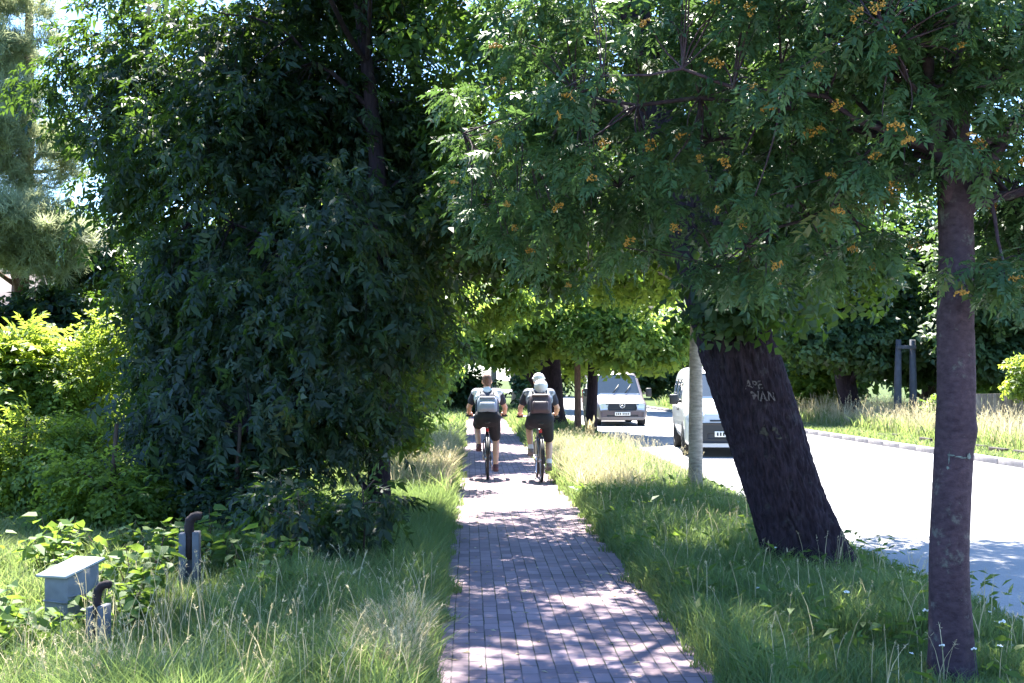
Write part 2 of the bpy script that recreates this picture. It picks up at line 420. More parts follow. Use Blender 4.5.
a = Acc()
g = np.linspace(-1, 1, 41); g = np.sign(g) * np.abs(g) ** 2.2 * 400
gx, gy = np.meshgrid(g, g + 30, indexing='ij')
V = np.stack([gx, gy, np.zeros_like(gx)], -1).reshape(-1, 3)
i, j = np.meshgrid(np.arange(40), np.arange(40), indexing='ij')
a.add(V, np.stack([i * 41 + j, (i + 1) * 41 + j, (i + 1) * 41 + j + 1, i * 41 + j + 1], -1).reshape(-1, 4))
tag(a.build('ground', ground_material()), kind='structure')

def strip(name, mat, fl, fr, ys, z, rz=0.0):
    a = Acc()
    ys = np.asarray(ys); n = len(ys)
    V = np.stack([np.concatenate([fl(ys), fr(ys)]), np.concatenate([ys, ys]), np.full(2 * n, z)], -1)
    c, s_ = math.cos(-rz), math.sin(-rz)
    V = V @ np.array([[c, s_, 0], [-s_, c, 0], [0, 0, 1]])
    k = np.arange(n - 1)
    a.add(V, np.stack([k, n + k, n + k + 1, k + 1], -1))
    o = a.build(name, mat); o.rotation_euler = (0, 0, rz)
    return tag(o, kind='structure')
PATH_A = math.atan(0.035)
path = strip('path', paver_material(), lambda y: path_l(y), lambda y: path_r(y), np.linspace(-4, 130, 60), 0.012, PATH_A)
road = strip('road', asphalt_material(), road_l, road_r, np.linspace(-10, 150, 80), 0.008)
# kerb along the far side of the road
a = Acc()
rng0 = random.Random(3)
y = 8.0
ang = math.atan(0.057)
while y < 90:
    a.box((road_r(y + 0.5) + 0.07 + rng0.uniform(-.006, .006), y + 0.5, 0.05), (0.15, 0.992, 0.16), ang, 0.012)
    y += 1.0
tag(a.build('kerb', M['kerb']), kind='structure')
# broken old edging a step behind the kerb, stone by stone
y = 18.0
ep = None
while y < 44:
    if rng0.random() < 0.72:
        if ep is None:
            a = Acc(); a.box((0, 0, 0.05), (0.12, 0.8, 0.16), bevel=0.02); ep = a.build('edging_stone', M['rust']); o = ep
            tag(o, 'dark sunken edging stone in the broken row behind the kerb across the road', 'edging stone', 'broken edging stones along the kerb across the road')
        else:
            o = ep.copy(); COL.objects.link(o)
        o.location = (road_r(y) + 1.45 + rng0.uniform(-.05, .05), y, rng0.uniform(-.02, .04)); o.rotation_euler = (0, 0, ang + rng0.uniform(-.06, .06)); o.scale = (1, rng0.uniform(.6, 1.15), 1)
    y += 1.0
# ------------------------------------------------------------------ foliage machinery
def leaflet(p, d, n, L, W, fold=0.25):
    """diamond leaflet from p along d, normal n -> 4 points"""
    d = np.asarray(d, float); n = np.asarray(n, float); sd = np.cross(d, n)
    return [p, p + d * L * 0.45 + sd * W / 2 + n * W * fold, p + d * L - n * L * 0.12, p + d * L * 0.45 - sd * W / 2 + n * W * fold]
def pinnate(pairs, L, W, R, droop=0.25, ang=58, jit=0.16, seed=1):
    q = []; r = random.Random(seed)
    a = math.radians(ang)
    for k in range(pairs):
        t = 0.25 + 0.7 * k / max(1, pairs - 1)
        y = t * R; z = -droop * R * t * t
        f = 0.75 + 0.35 * math.sin(math.pi * (0.2 + 0.7 * k / pairs))
        for s in (-1, 1):
            q.append(leaflet(np.array([0, y, z]), (s * math.sin(a) + r.gauss(0, jit), math.cos(a) * 0.9 + r.gauss(0, jit), -0.25 + r.gauss(0, jit * 1.5)), (r.gauss(0, jit * 1.5), 0.2 + r.gauss(0, jit), 1), L * f * r.uniform(.8, 1.15), W * f))
    q.append(leaflet(np.array([0, R, -droop * R]), (0, 0.9, -0.35), (0, 0.3, 1), L, W))
    # rachis as a thin sliver
    w = R * 0.012
    q.append([np.array([-w, 0, 0]), np.array([w, 0, 0]), np.array([w, R, -droop * R]), np.array([-w, R, -droop * R])])
    return np.array(q)
def sprig(n, L, W, R, seed=1):
    """short twig with n simple leaves, alternate, in space"""
    r = random.Random(seed); q = []
    for k in range(n):
        t = (k + 0.6) / n
        s = 1 if k % 2 else -1
        a = math.radians(r.uniform(35, 80))
        d = np.array([s * math.sin(a), math.cos(a), r.uniform(-0.5, 0.15)]); d /= np.linalg.norm(d)
        nn = np.array([r.uniform(-.4, .4), r.uniform(-.2, .4), 1.0]); nn -= d * np.dot(d, nn); nn /= np.linalg.norm(nn)
        q.append(leaflet(np.array([0, t * R, -0.1 * R * t * t]), d, nn, L * r.uniform(.75, 1.15), W * r.uniform(.8, 1.15)))
    return np.array(q)
def needles(n, L, W, seed=1):
    r = random.Random(seed); q = []
    for k in range(n):
        d = np.array([r.gauss(0, .55), abs(r.gauss(0.7, .4)), r.gauss(0.1, .5)]); d /= np.linalg.norm(d)
        s_ = np.cross(d, [0.3, 0.2, 1.0]); s_ /= np.linalg.norm(s_)
        p = np.array([0, r.uniform(-.3, .7) * L, 0])
        q.append([p - s_ * W, p + s_ * W, p + d * L + s_ * W * .4, p + d * L - s_ * W * .4])
    return np.array(q)

def put(acc, tmpl, pos, d, up, sc, tint):
    """instances of a leaf template written into one mesh, all at once"""
    d = d / (np.linalg.norm(d, axis=1)[:, None] + 1e-9)
    up = up - d * (up * d).sum(1)[:, None]; up /= (np.linalg.norm(up, axis=1)[:, None] + 1e-9)
    x = np.cross(d, up)
    K = tmpl.shape[0]; T = tmpl.reshape(-1, 3)
    V = (pos[:, None] + sc[:, None, None] * (T[None, :, 0:1] * x[:, None] + T[None, :, 1:2] * d[:, None] + T[None, :, 2:3] * up[:, None]))
    N = len(pos)
    f = np.arange(N * K * 4).reshape(-1, 4)
    acc.add(V.reshape(-1, 3), f, np.repeat(tint, K))

def unit(rng, n):
    v = rng.normal(size=(n, 3)); return v / np.linalg.norm(v, axis=1)[:, None]

def curve(p0, p1, p2, n=7):
    t = np.linspace(0, 1, n)[:, None]
    return (1 - t) ** 2 * p0 + 2 * t * (1 - t) * p1 + t ** 2 * p2

def grow(name, label, cat, base, trunk, blobs, tmpl, mats, clump_r=0.35, per=24, scale=1.0, limbs=9, group=None, seed=1,
         droop=0.35, seg=10, trunk_disp=None, flat=0.75, first=1, limb_r=0.3, tintmul=1.0, keep=None, hang=0.0, rosette=0.0, upn=0.42, extra=()):
    """one tree: trunk (with its limbs) and crown. trunk: [(x,y,z,r)] in world coordinates, blobs: [(cx,cy,cz,rx,ry,rz,n)]"""
    rng = np.random.default_rng(seed)
    root = empty(name, (base[0], base[1], 0))
    tag(root, label, cat, group)
    TP = np.array([t[:3] for t in trunk], float); TR = np.array([t[3] for t in trunk], float)
    # refine the trunk
    m = max(24, 5 * len(TP))
    s0 = np.concatenate([[0], np.cumsum(np.linalg.norm(np.diff(TP, axis=0), axis=1))])
    ss = np.linspace(0, s0[-1], m)
    P = np.stack([np.interp(ss, s0, TP[:, k]) for k in range(3)], -1); Rr = np.interp(ss, s0, TR)
    for _ in range(8):
        P[1:-1] = (P[:-2] + 2 * P[1:-1] + P[2:]) / 4
    wob = np.cumsum(rng.normal(size=(m, 3)) * [1, 1, 0], axis=0); wob -= np.linspace(wob[0], wob[-1], m)
    for _ in range(8): wob[1:-1] = (wob[:-2] + 2 * wob[1:-1] + wob[2:]) / 4
    P = P + wob * TR[0] * 0.06
    ta = Acc()
    if trunk_disp: trunk_disp(ta, P, Rr)
    else: ta.tube(P, Rr, seg)
    # clumps
    C = []; 
    for (cx, cy_, cz, rx, ry, rz, n) in blobs:
        u = unit(rng, n) * (rng.random((n, 1)) ** (1 / 2.4))
        C.append(np.array([cx, cy_, cz]) + u * [rx, ry, rz])
    C = np.concatenate(C)
    C[:, 2] = np.maximum(C[:, 2], 0.25)
    if keep is not None: C = C[keep(C)]
    n = len(C)
    # limbs reach a spread-out subset of clumps
    limb_pts = []; limb_rad = []
    idx = [int(rng.integers(n))]
    dist = np.linalg.norm(C - C[idx[0]], axis=1)
    for _ in range(min(limbs, n) - 1):
        k = int(np.argmax(dist * rng.uniform(.7, 1, n))); idx.append(k)
        dist = np.minimum(dist, np.linalg.norm(C - C[k], axis=1))
    for k in idx:
        e = C[k]
        h = np.linalg.norm((P - e)[:, :2], axis=1)
        want = e[2] - 0.55 * h
        ok = np.abs(P[:, 2] - want) + 0.3 * h
        ok[:first] += 5
        q = int(np.argmin(ok))
        p0 = P[q]; mid = (p0 + e) / 2 + np.array([0, 0, 0.18 * np.linalg.norm(e - p0)]) + rng.normal(size=3) * 0.12
        c = curve(p0, mid, e, 9)
        c[1:-1] += rng.normal(size=(7, 3)) * 0.03 * np.linalg.norm(e - p0) / 2
        r0 = min(Rr[q] * 0.6, max(0.02, limb_r * Rr[0] * (0.5 + 0.5 * rng.random())))
        rr = np.linspace(r0, max(0.005, r0 * 0.15), 9)
        ta.tube(c, rr, 6, cap=False)
        limb_pts.append(c); limb_rad.append(rr)
    LP = np.concatenate(limb_pts); LR = np.concatenate(limb_rad)
    for k in range(n):
        if k in idx: continue
        d = np.linalg.norm(LP - C[k], axis=1)
        q = int(np.argmin(d))
        p0 = LP[q]; mid = (p0 + C[k]) / 2 + np.array([0, 0, 0.1 * d[q]]) + rng.normal(size=3) * 0.05
        r0 = min(LR[q] * 0.7, 0.006 + 0.008 * d[q])
        ta.tube(curve(p0, mid, C[k], 5), np.linspace(r0, 0.003, 5), 4, cap=False)
    for pts, rad in extra:
        q = np.array(pts, float); c = curve(q[0], q[1], q[2], 12); c[1:-1] += rng.normal(size=(10, 3)) * .012; ta.tube(c, np.linspace(rad[0], rad[1], 12), 9)
    ta.build('trunk', mats[1], root, smooth=True, off=(base[0], base[1], 0))
    # leaves
    N = n * per
    ci = np.repeat(np.arange(n), per)
    u = unit(rng, N) * (rng.random((N, 1)) ** 0.5)
    cr = clump_r * rng.uniform(0.6, 1.35, n)
    off = u * cr[ci][:, None] * [1, 1, flat]
    off *= (1 - rosette)
    off[:, 2] -= hang * rng.random(N) ** 2 * cr[ci]
    pos = C[ci] + off
    cen = C.mean(0)
    outd = (C - cen); outd /= (np.linalg.norm(outd, axis=1)[:, None] + 1e-6)
    d = u * (0.9 + rosette) + outd[ci] * 0.5 + rng.normal(size=(N, 3)) * 0.35
    d[:, 2] = d[:, 2] * 0.6 - droop
    up = np.array([0, 0, 1.0]) + rng.normal(size=(N, 3)) * upn
    tint = np.clip(0.25 + 0.5 * rng.random(N) + rng.normal(size=n)[ci] * 0.16, 0, 1) * tintmul
    la = Acc()
    tl = tmpl if isinstance(tmpl, list) else [tmpl]
    w = rng.integers(len(tl), size=N)
    sc = scale * rng.uniform(0.7, 1.2, N)
    for k, t in enumerate(tl):
        s_ = w == k
        if keep is not None:
            s_ = s_ & (pos[:, 2] > 0.02)
        put(la, t, pos[s_], d[s_], up[s_], sc[s_], tint[s_])
    la.build('crown', mats[0], root, off=(base[0], base[1], 0))
    return root, C, P, Rr

def ridged(amp, fx=26, fz=5.0, flare=0.35, nseg=72, nlen=190, burl=None, bulge=.05):
    """a trunk surface with bark ridges and a root flare modelled in"""
    def f(acc, P, R):
        m = len(P)
        t = np.linspace(0, m - 1, nlen)
        Q = np.stack([np.interp(t, np.arange(m), P[:, k]) for k in range(3)], -1); rr = np.interp(t, np.arange(m), R)
        d = np.gradient(Q, axis=0); d /= np.linalg.norm(d, axis=1)[:, None]
        X = np.array([1.0, 0, 0]); V = np.zeros((nlen, nseg, 3))
        th = np.linspace(0, 2 * np.pi, nseg, endpoint=False)
        for i in range(nlen):
            u = X - d[i] * np.dot(X, d[i]); u /= np.linalg.norm(u); w = np.cross(d[i], u)
            for j, a_ in enumerate(th):
                ca, sa = math.cos(a_), math.sin(a_)
                z = Q[i][2]
                v = mnoise.noise(Vector((ca * fx * rr[i], sa * fx * rr[i], z * fz)))
                v = 1 - abs(v) * 2.2
                b = mnoise.noise(Vector((ca * 1.6, sa * 1.6, z * 1.3 + 7)))
                r = rr[i] + amp * v + bulge * rr[i] * b
                fl = flare * math.exp(-max(0, z) / 0.22) * (0.55 + 0.45 * math.cos(a_ * 5 + 1.0))
                r += rr[i] * fl
                if burl:
                    da = math.atan2(math.sin(a_ - burl[0]), math.cos(a_ - burl[0]))
                    r += burl[3] * math.exp(-(da / burl[2]) ** 2 - ((z - burl[1]) / burl[4]) ** 2)
                V[i, j] = Q[i] + (ca * u + sa * w) * r
        i, j = np.meshgrid(np.arange(nlen - 1), np.arange(nseg), indexing='ij'); j2 = (j + 1) % nseg
        acc.add(V.reshape(-1, 3), np.stack([i * nseg + j, i * nseg + j2, (i + 1) * nseg + j2, (i + 1) * nseg + j], -1).reshape(-1, 4))
    return f

ASH = [pinnate(4, .10, .032, .22, .35, 50, .25, 1), pinnate(3, .11, .035, .19, .25, 48, .25, 2), pinnate(4, .09, .03, .2, .1, 46, .3, 3)]
ROWAN = [pinnate(6, .052, .017, .135, .3, 58, .12, 4), pinnate(6, .056, .018, .15, .45, 56, .14, 5), pinnate(5, .05, .017, .12, .2, 60, .16, 6)]
BROAD = [sprig(6, .11, .065, .22, 1), sprig(5, .12, .07, .2, 2)]
FAR = [sprig(6, .22, .12, .4, 3), sprig(5, .24, .13, .4, 4)]
PINE = [needles(26, .16, .0045, 5), needles(30, .15, .004, 6)]
SUMAC = [pinnate(6, .13, .045, .36, .3, 60)]
SHRUB = [sprig(7, .075, .04, .2, 8), sprig(6, .08, .042, .2, 9)]

def at(px, py, Y): return ((px - 512) / 1200 * Y, Y, 1.7 - (py - 376) / 1200 * Y)
# ------------------------------------------------------------------ trees
# big ash beside the path, branches hanging to the ground
x0, y0 = -1.55, 13.9
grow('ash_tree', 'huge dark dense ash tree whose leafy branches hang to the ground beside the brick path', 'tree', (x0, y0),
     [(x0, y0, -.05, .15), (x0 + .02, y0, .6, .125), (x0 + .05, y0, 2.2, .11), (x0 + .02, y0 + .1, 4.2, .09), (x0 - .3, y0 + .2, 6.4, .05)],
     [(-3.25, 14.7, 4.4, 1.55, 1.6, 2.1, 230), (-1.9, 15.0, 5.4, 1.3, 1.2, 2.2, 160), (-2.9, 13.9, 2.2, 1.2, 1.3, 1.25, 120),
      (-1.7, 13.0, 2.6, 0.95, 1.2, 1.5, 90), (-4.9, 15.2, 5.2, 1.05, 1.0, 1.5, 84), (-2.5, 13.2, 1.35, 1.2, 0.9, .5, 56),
      (-1.3, 14.9, 3.9, 0.9, 0.9, 1.6, 100), (-3.5, 13.3, 1.25, 0.8, .8, .5, 50), (-4.0, 14.0, 2.3, .42, .7, 1.0, 50), (-1.6, 11.5, 7.4, 1.5, 1.9, 1.2, 84), (-1.6, 13.6, 7.6, 1.7, 1.9, 1.2, 60), (-2.3, 15.2, 7.4, 1.5, 1.5, 1.2, 80)],  # highest clumps, out of view, added to shade the grass below
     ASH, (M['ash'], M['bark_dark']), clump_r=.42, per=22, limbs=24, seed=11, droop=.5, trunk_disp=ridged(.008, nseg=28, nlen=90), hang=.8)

# rowan with orange berries close to the camera
x0, y0 = 2.41, 6.62
rb = grow('rowan_tree', 'slim rowan tree with smooth purplish trunk and orange berry clusters overhanging the path', 'tree', (x0, y0),
     [(x0 + .01, y0, -.05, .125), (x0 + .005, y0, .12, .111), (x0 - .005, y0, .5, .106), (x0 - .02, y0, 1.0, .103), (x0 + .008, y0, 1.5, .1), (x0 - .014, y0, 2.0, .096), (x0 + .012, y0, 2.4, .093), (x0 - .02, y0, 2.75, .09), (x0 + .03, y0, 3.3, .07), (x0 + .1, y0, 4.6, .045)],
     [(0.55, 7.5, 3.25, 0.95, 1.1, .95, 150), (1.55, 7.3, 2.85, 0.8, 1.0, .66, 84), (2.0, 6.7, 3.5, 1.0, 1.0, .8, 150), (2.3, 6.2, 3.45, .5, .2, .35, 22), (3.05, 6.7, 2.6, .45, .5, .3, 26), (2.6, 6.3, 2.25, .35, .15, .12, 6), (2.95, 6.8, 3.3, 0.8, .9, .75, 90),
      (1.0, 7.2, 4.2, 1.2, 1.4, .7, 100), (3.2, 7.3, 2.45, 0.55, .7, .42, 44), (2.2, 7.0, 4.9, 1.4, 1.5, .8, 110), (0.15, 7.9, 3.0, .45, .7, .7, 40), (3.7, 7.4, 4.3, .9, 1.2, .9, 50)],  # top clumps above the view, put in to cast shade
     ROWAN, (M['rowan'], M['bark_rowan']), clump_r=.17, per=12, limbs=22, seed=21, droop=.28, limb_r=.2, rosette=.55, upn=.34,
     trunk_disp=ridged(.003, 60, 14, flare=.3, bulge=.07, nseg=64, nlen=200, burl=(-.75, 1.40, .5, .02, .08)), first=31, hang=.15,
     extra=[([(2.45, 6.62, 2.55), (2.62, 6.6, 2.72), (3.1, 6.5, 2.76)], (.034, .02)), ([(2.44, 6.62, 2.55), (2.58, 6.62, 2.85), (2.95, 6.7, 3.3)], (.066, .03)), ([(2.4, 6.6, 2.65), (2.27, 6.5, 3.2), (2.2, 6.4, 3.9)], (.05, .02))])
rowan = rb[0]
# berry clusters, each a part
rng = np.random.default_rng(5)
def berry_mesh(seed):
    r = random.Random(seed); acc = Acc()
    for k in range(34):
        a_ = r.uniform(0, 2 * math.pi); q = math.sqrt(r.random()) * .05
        p = (q * math.cos(a_), q * math.sin(a_), -q * .5 + r.uniform(-.012, .012))
        acc.ball(p, .0062, 6, 4)
    acc.tube([(0, 0, .04), (0, 0, .0)], .002, 4)
    for k in range(6):
        a_ = k; acc.tube([(0, 0, .01), (.03 * math.cos(a_), .03 * math.sin(a_), -.012)], .0014, 3)
    return acc
protos = [berry_mesh(k).build('berry_cluster', M['berry'], link=False) for k in range(3)]
CL = rb[1]; AN = np.stack([CL[:, 0] / CL[:, 1], (CL[:, 2] - 1.7) / CL[:, 1]], -1)   # directions seen from the path
pick = []
for k in rng.permutation(len(CL)):
    near = np.where(np.linalg.norm(AN - AN[k], axis=1) < .035)[0]
    f = int(near[np.argmin(CL[near, 1])])
    if f not in pick and AN[f, 1] < .36: pick.append(f)
spots = CL[pick]
cnt = 0
for c in spots:
    if cnt >= 98: break
    if c[2] > 4.3: continue
    o = protos[cnt % 3].copy(); COL.objects.link(o); o.parent = rowan
    o.location = Vector(c) - Vector((2.41, 6.62, 0)) + Vector((rng.normal() * .1, -abs(rng.normal()) * .08 - .06, rng.normal() * .06 - .05))
    o.rotation_euler = (rng.normal() * .6, rng.normal() * .6, rng.random() * 6); s_ = rng.uniform(.45, .9); o.scale = (s_,) * 3
    cnt += 1
for p in protos: bpy.data.objects.remove(p)

# leaning tree at the road's edge
x0, y0 = 2.54, 10.2
lean = [(x0 + .04, y0, -.08, .335), (x0 - .02, y0, .15, .32), (x0 - .10, y0, .45, .31), (x0 - .20, y0, .8, .304), (x0 - .37, y0, 1.3, .298), (x0 - .55, y0, 1.9, .292),
        (x0 - .74, y0 + .1, 2.5, .275), (x0 - 1.0, y0 + .3, 3.2, .23), (x0 - 1.2, y0 + .8, 4.2, .16), (x0 - 1.35, y0 + 1.4, 5.6, .08)]
lb = grow('leaning_tree', 'thick dark tree with ridged bark leaning over the verge, white letters painted on it', 'tree', (x0, y0), lean,
     [(0.9, 12.4, 5.3, 2.6, 2.8, 1.7, 84), (1.5, 11.8, 3.5, 0.75, 1.0, .7, 40), (2.9, 12.4, 3.9, 1.2, 1.5, 1.0, 50), (0.3, 13.0, 3.6, 1.1, 1.6, .9, 60),
      (3.6, 13.0, 5.2, 2.0, 2.4, 1.5, 80), (4.4, 13.6, 6.4, 2.0, 1.8, 1.0, 60), (1.6, 11.0, 7.2, 2.4, 2.2, 1.0, 80), (1.95, 9.7, 2.42, .42, .12, .16, 11), (2.5, 11.7, 2.75, .5, .45, .3, 12), (3.4, 12.6, 2.95, .55, .8, .35, 14), (1.0, 16.2, 5.2, 2.2, 1.6, 1.3, 56)],  # high clumps out of view, added to shade path and road
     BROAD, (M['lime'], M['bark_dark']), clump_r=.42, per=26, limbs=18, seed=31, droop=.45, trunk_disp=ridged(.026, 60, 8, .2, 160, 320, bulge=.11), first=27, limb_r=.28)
leaning, LPts, LRad = lb[0], lb[2], lb[3]
def on_trunk(u, z, P, R, lift):
    """point on the trunk's camera side: u = offset across in metres, z = height"""
    k = np.argsort(P[:, 2]); cx = np.interp(z, P[k, 2], P[k, 0]); cyy = np.interp(z, P[k, 2], P[k, 1]); r = np.interp(z, P[k, 2], R[k]) + lift
    a_ = max(-1.2, min(1.2, u / r))
    return (cx + r * math.sin(a_), cyy - r * math.cos(a_), z)
def painted(text, size, u0, z0, name, mat, parent, base, P, R, lift, shear=0.0, width=1.0):
    cu = bpy.data.curves.new('txt', 'FONT'); cu.body = text; cu.size = size; cu.fill_mode = 'FRONT'; cu.offset = size * .012; cu.align_x = 'CENTER'
    to = bpy.data.objects.new('txt', cu); COL.objects.link(to)
    me = bpy.data.meshes.new_from_object(to.evaluated_get(bpy.context.evaluated_depsgraph_get()))
    bpy.data.objects.remove(to)
    bm = bmesh.new(); bm.from_mesh(me)
    bmesh.ops.subdivide_edges(bm, edges=[e for e in bm.edges if e.calc_length() > .03], cuts=2)
    bmesh.ops.triangulate(bm, faces=bm.faces)
    bmesh.ops.subdivide_edges(bm, edges=[e for e in bm.edges if e.calc_length() > .008], cuts=2); bmesh.ops.triangulate(bm, faces=bm.faces)
    # paint survives only on the ridges
    gone = [f for f in bm.faces if mnoise.noise(Vector((f.calc_center_median().x * 55 + z0 * 31, f.calc_center_median().y * 38, 3))) + .5 * mnoise.noise(f.calc_center_median() * 130) > .27]
    bmesh.ops.delete(bm, geom=gone, context='FACES')
    for v in bm.verts:
        jit = (mnoise.noise(Vector((v.co.x * 30, v.co.y * 30, 1))) * .09 + mnoise.noise(Vector((v.co.x * 9 + z0 * 7, v.co.y * 6, 5))) * .3) * size
        v.co = Vector(on_trunk(u0 + (v.co.x * width) + shear * v.co.y + jit, z0 + v.co.y + jit, P, R, lift)) - Vector((base[0], base[1], 0))
    bm.to_mesh(me); bm.free(); me.materials.clear(); me.materials.append(mat)
    o = bpy.data.objects.new(name, me); COL.objects.link(o); o.parent = parent
    return o
painted('APE', .085, -.02, 1.60, 'painted_lettering', M['paintmark'], leaning, (x0, y0), LPts, LRad, .026, width=1.0)
painted('MAN', .095, .03, 1.50, 'painted_lettering', M['paintmark'], leaning, (x0, y0), LPts, LRad, .026)
painted('4 3', .16, .0, 1.18, 'painted_number', M['paintmark2'], leaning, (x0, y0), LPts, LRad, .026)
# pale green paint marks on the rowan
RP, RR = rb[2], rb[3]
acc = Acc()
rmk = random.Random(8)
def dab(u, z, du, dz):
    n = 14; V = [np.array(on_trunk(u, z, RP, RR, .0075)) - [2.41, 6.62, 0]]
    for i in range(n):
        t = 2 * math.pi * i / n; k = rmk.uniform(.6, 1.15)
        V.append(np.array(on_trunk(u + du / 2 * k * math.cos(t), z + dz / 2 * k * math.sin(t), RP, RR, .0075)) - [2.41, 6.62, 0])
    acc.add(V, [(0, 1 + i, 1 + (i + 1) % n) for i in range(n)])
dab(-.06, 1.255, .007, .085); dab(-.05, 1.27, .05, .013); dab(-.01, 1.262, .05, .008); dab(.02, 1.256, .05, .007); dab(.052, 1.262, .036, .036); dab(-.064, 1.20, .018, .02)
acc.build('paint_mark', M['paintmark3'], rowan)

# slim pale trunk standing in the verge
x0, y0 = 2.55, 16.7
grow('young_tree', 'slim pale grey trunk of a young tree standing in the sunny grass verge', 'tree', (x0, y0),
     [(x0, y0, -.05, .108), (x0, y0, .5, .1), (x0 - .02, y0, 1.6, .095), (x0 + .02, y0, 2.6, .075), (x0 - .05, y0 + .1, 4.2, .04)],
     [(2.1, 17.0, 4.0, 1.2, 1.3, .9, 50), (1.5, 17.3, 3.4, .8, 1.1, .65, 30), (3.0, 17.6, 3.6, .7, .9, .6, 20)],
     BROAD, (M['glow'], M['bark_pale']), clump_r=.36, per=26, limbs=8, seed=41, droop=.4, first=14)

# trees along the path further on
def far_tree(label, x, y, r, h, blobs, seed, mats=('lime', 'bark'), leanx=0.0, name='roadside_tree', cat='tree', tm=FAR, cr=.55, per=26, scale=1.0, group=None, limbs=9, forks=None, **kw):
    tr = [(x, y, -.1, r * 1.35), (x + leanx * .1, y, h * .1, r), (x + leanx * .5, y, h * .5, r * .8), (x + leanx, y, h, r * .3)]
    return grow(name, label, cat, (x, y), tr, blobs, tm, (M[mats[0]], M[mats[1]]), clump_r=cr, per=per, scale=scale, limbs=limbs, group=group, seed=seed, **kw)

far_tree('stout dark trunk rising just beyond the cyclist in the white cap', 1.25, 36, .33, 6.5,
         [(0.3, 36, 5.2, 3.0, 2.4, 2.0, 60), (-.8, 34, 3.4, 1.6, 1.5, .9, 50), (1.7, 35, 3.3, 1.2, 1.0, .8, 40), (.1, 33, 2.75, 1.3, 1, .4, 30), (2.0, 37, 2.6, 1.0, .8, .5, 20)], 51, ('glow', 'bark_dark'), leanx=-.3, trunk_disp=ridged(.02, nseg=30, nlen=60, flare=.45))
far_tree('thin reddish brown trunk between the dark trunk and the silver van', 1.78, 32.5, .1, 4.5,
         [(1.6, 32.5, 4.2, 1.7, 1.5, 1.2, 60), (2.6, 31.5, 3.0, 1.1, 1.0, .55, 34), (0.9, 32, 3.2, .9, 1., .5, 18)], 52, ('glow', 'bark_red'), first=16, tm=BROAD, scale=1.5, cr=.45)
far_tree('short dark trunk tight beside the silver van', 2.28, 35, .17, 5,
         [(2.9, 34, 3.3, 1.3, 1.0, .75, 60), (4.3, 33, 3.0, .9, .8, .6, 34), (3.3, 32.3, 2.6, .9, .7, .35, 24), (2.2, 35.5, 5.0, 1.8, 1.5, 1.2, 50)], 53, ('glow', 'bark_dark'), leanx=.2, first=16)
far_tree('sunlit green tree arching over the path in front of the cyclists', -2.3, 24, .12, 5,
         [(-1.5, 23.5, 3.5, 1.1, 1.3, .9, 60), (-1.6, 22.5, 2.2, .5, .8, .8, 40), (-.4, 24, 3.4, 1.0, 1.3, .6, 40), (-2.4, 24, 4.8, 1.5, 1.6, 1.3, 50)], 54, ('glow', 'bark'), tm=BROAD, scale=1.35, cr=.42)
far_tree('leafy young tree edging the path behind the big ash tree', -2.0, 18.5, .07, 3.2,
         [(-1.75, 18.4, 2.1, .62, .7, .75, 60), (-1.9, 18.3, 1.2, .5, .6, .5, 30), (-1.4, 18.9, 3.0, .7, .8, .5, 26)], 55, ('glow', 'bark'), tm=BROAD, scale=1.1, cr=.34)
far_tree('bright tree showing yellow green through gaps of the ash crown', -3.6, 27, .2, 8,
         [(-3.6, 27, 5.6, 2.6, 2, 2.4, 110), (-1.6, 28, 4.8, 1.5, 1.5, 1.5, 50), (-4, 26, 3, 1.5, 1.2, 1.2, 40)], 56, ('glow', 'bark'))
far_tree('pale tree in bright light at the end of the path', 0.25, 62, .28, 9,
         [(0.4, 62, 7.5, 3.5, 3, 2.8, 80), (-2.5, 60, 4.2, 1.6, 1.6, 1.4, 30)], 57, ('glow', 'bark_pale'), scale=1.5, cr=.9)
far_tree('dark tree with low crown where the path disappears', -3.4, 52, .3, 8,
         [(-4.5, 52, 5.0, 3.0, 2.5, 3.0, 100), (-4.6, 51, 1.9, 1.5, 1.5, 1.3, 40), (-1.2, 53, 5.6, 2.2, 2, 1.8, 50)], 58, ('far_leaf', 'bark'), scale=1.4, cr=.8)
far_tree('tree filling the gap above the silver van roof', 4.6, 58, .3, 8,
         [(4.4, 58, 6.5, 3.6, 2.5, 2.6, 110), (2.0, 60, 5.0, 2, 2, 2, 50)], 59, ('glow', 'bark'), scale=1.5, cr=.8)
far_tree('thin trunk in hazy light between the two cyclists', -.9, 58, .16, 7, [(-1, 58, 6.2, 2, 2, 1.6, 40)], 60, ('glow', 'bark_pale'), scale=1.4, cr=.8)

# trees across the road
FR = 'row of trees across the road'
far_tree('crooked dark trunk leaning over tall dry grass across the road', 12.1, 42.5, .36, 8,
         [(11.2, 42, 5.2, 2.6, 2, 2.3, 100), (12.6, 41, 3.1, 1.8, 1.2, .8, 46), (10.4, 41, 3.0, 1.2, 1, .8, 30)], 71, ('far_leaf', 'bark_dark'), leanx=-1.5, scale=1.1, cr=.6)
far_tree('slimmer upright trunk beyond the crooked dark trunk across the road', 12.7, 48, .24, 8,
         [(12.4, 48, 5.6, 3, 2.2, 2.8, 90), (11.5, 47, 2.9, 1.3, 1.2, .8, 26)], 72, ('far_leaf', 'bark'), scale=1.2, cr=.65)
far_tree('dark broad tree behind the pair of grey poles across the road', 16.0, 46, .3, 9,
         [(15.2, 45, 5.4, 3.0, 2.2, 2.9, 120), (14.6, 44, 2.6, 1.9, 1.2, .8, 40), (18, 45, 3.4, 2, 1.5, 2.0, 60)], 73, ('far_leaf', 'bark'), scale=1.2, cr=.65)
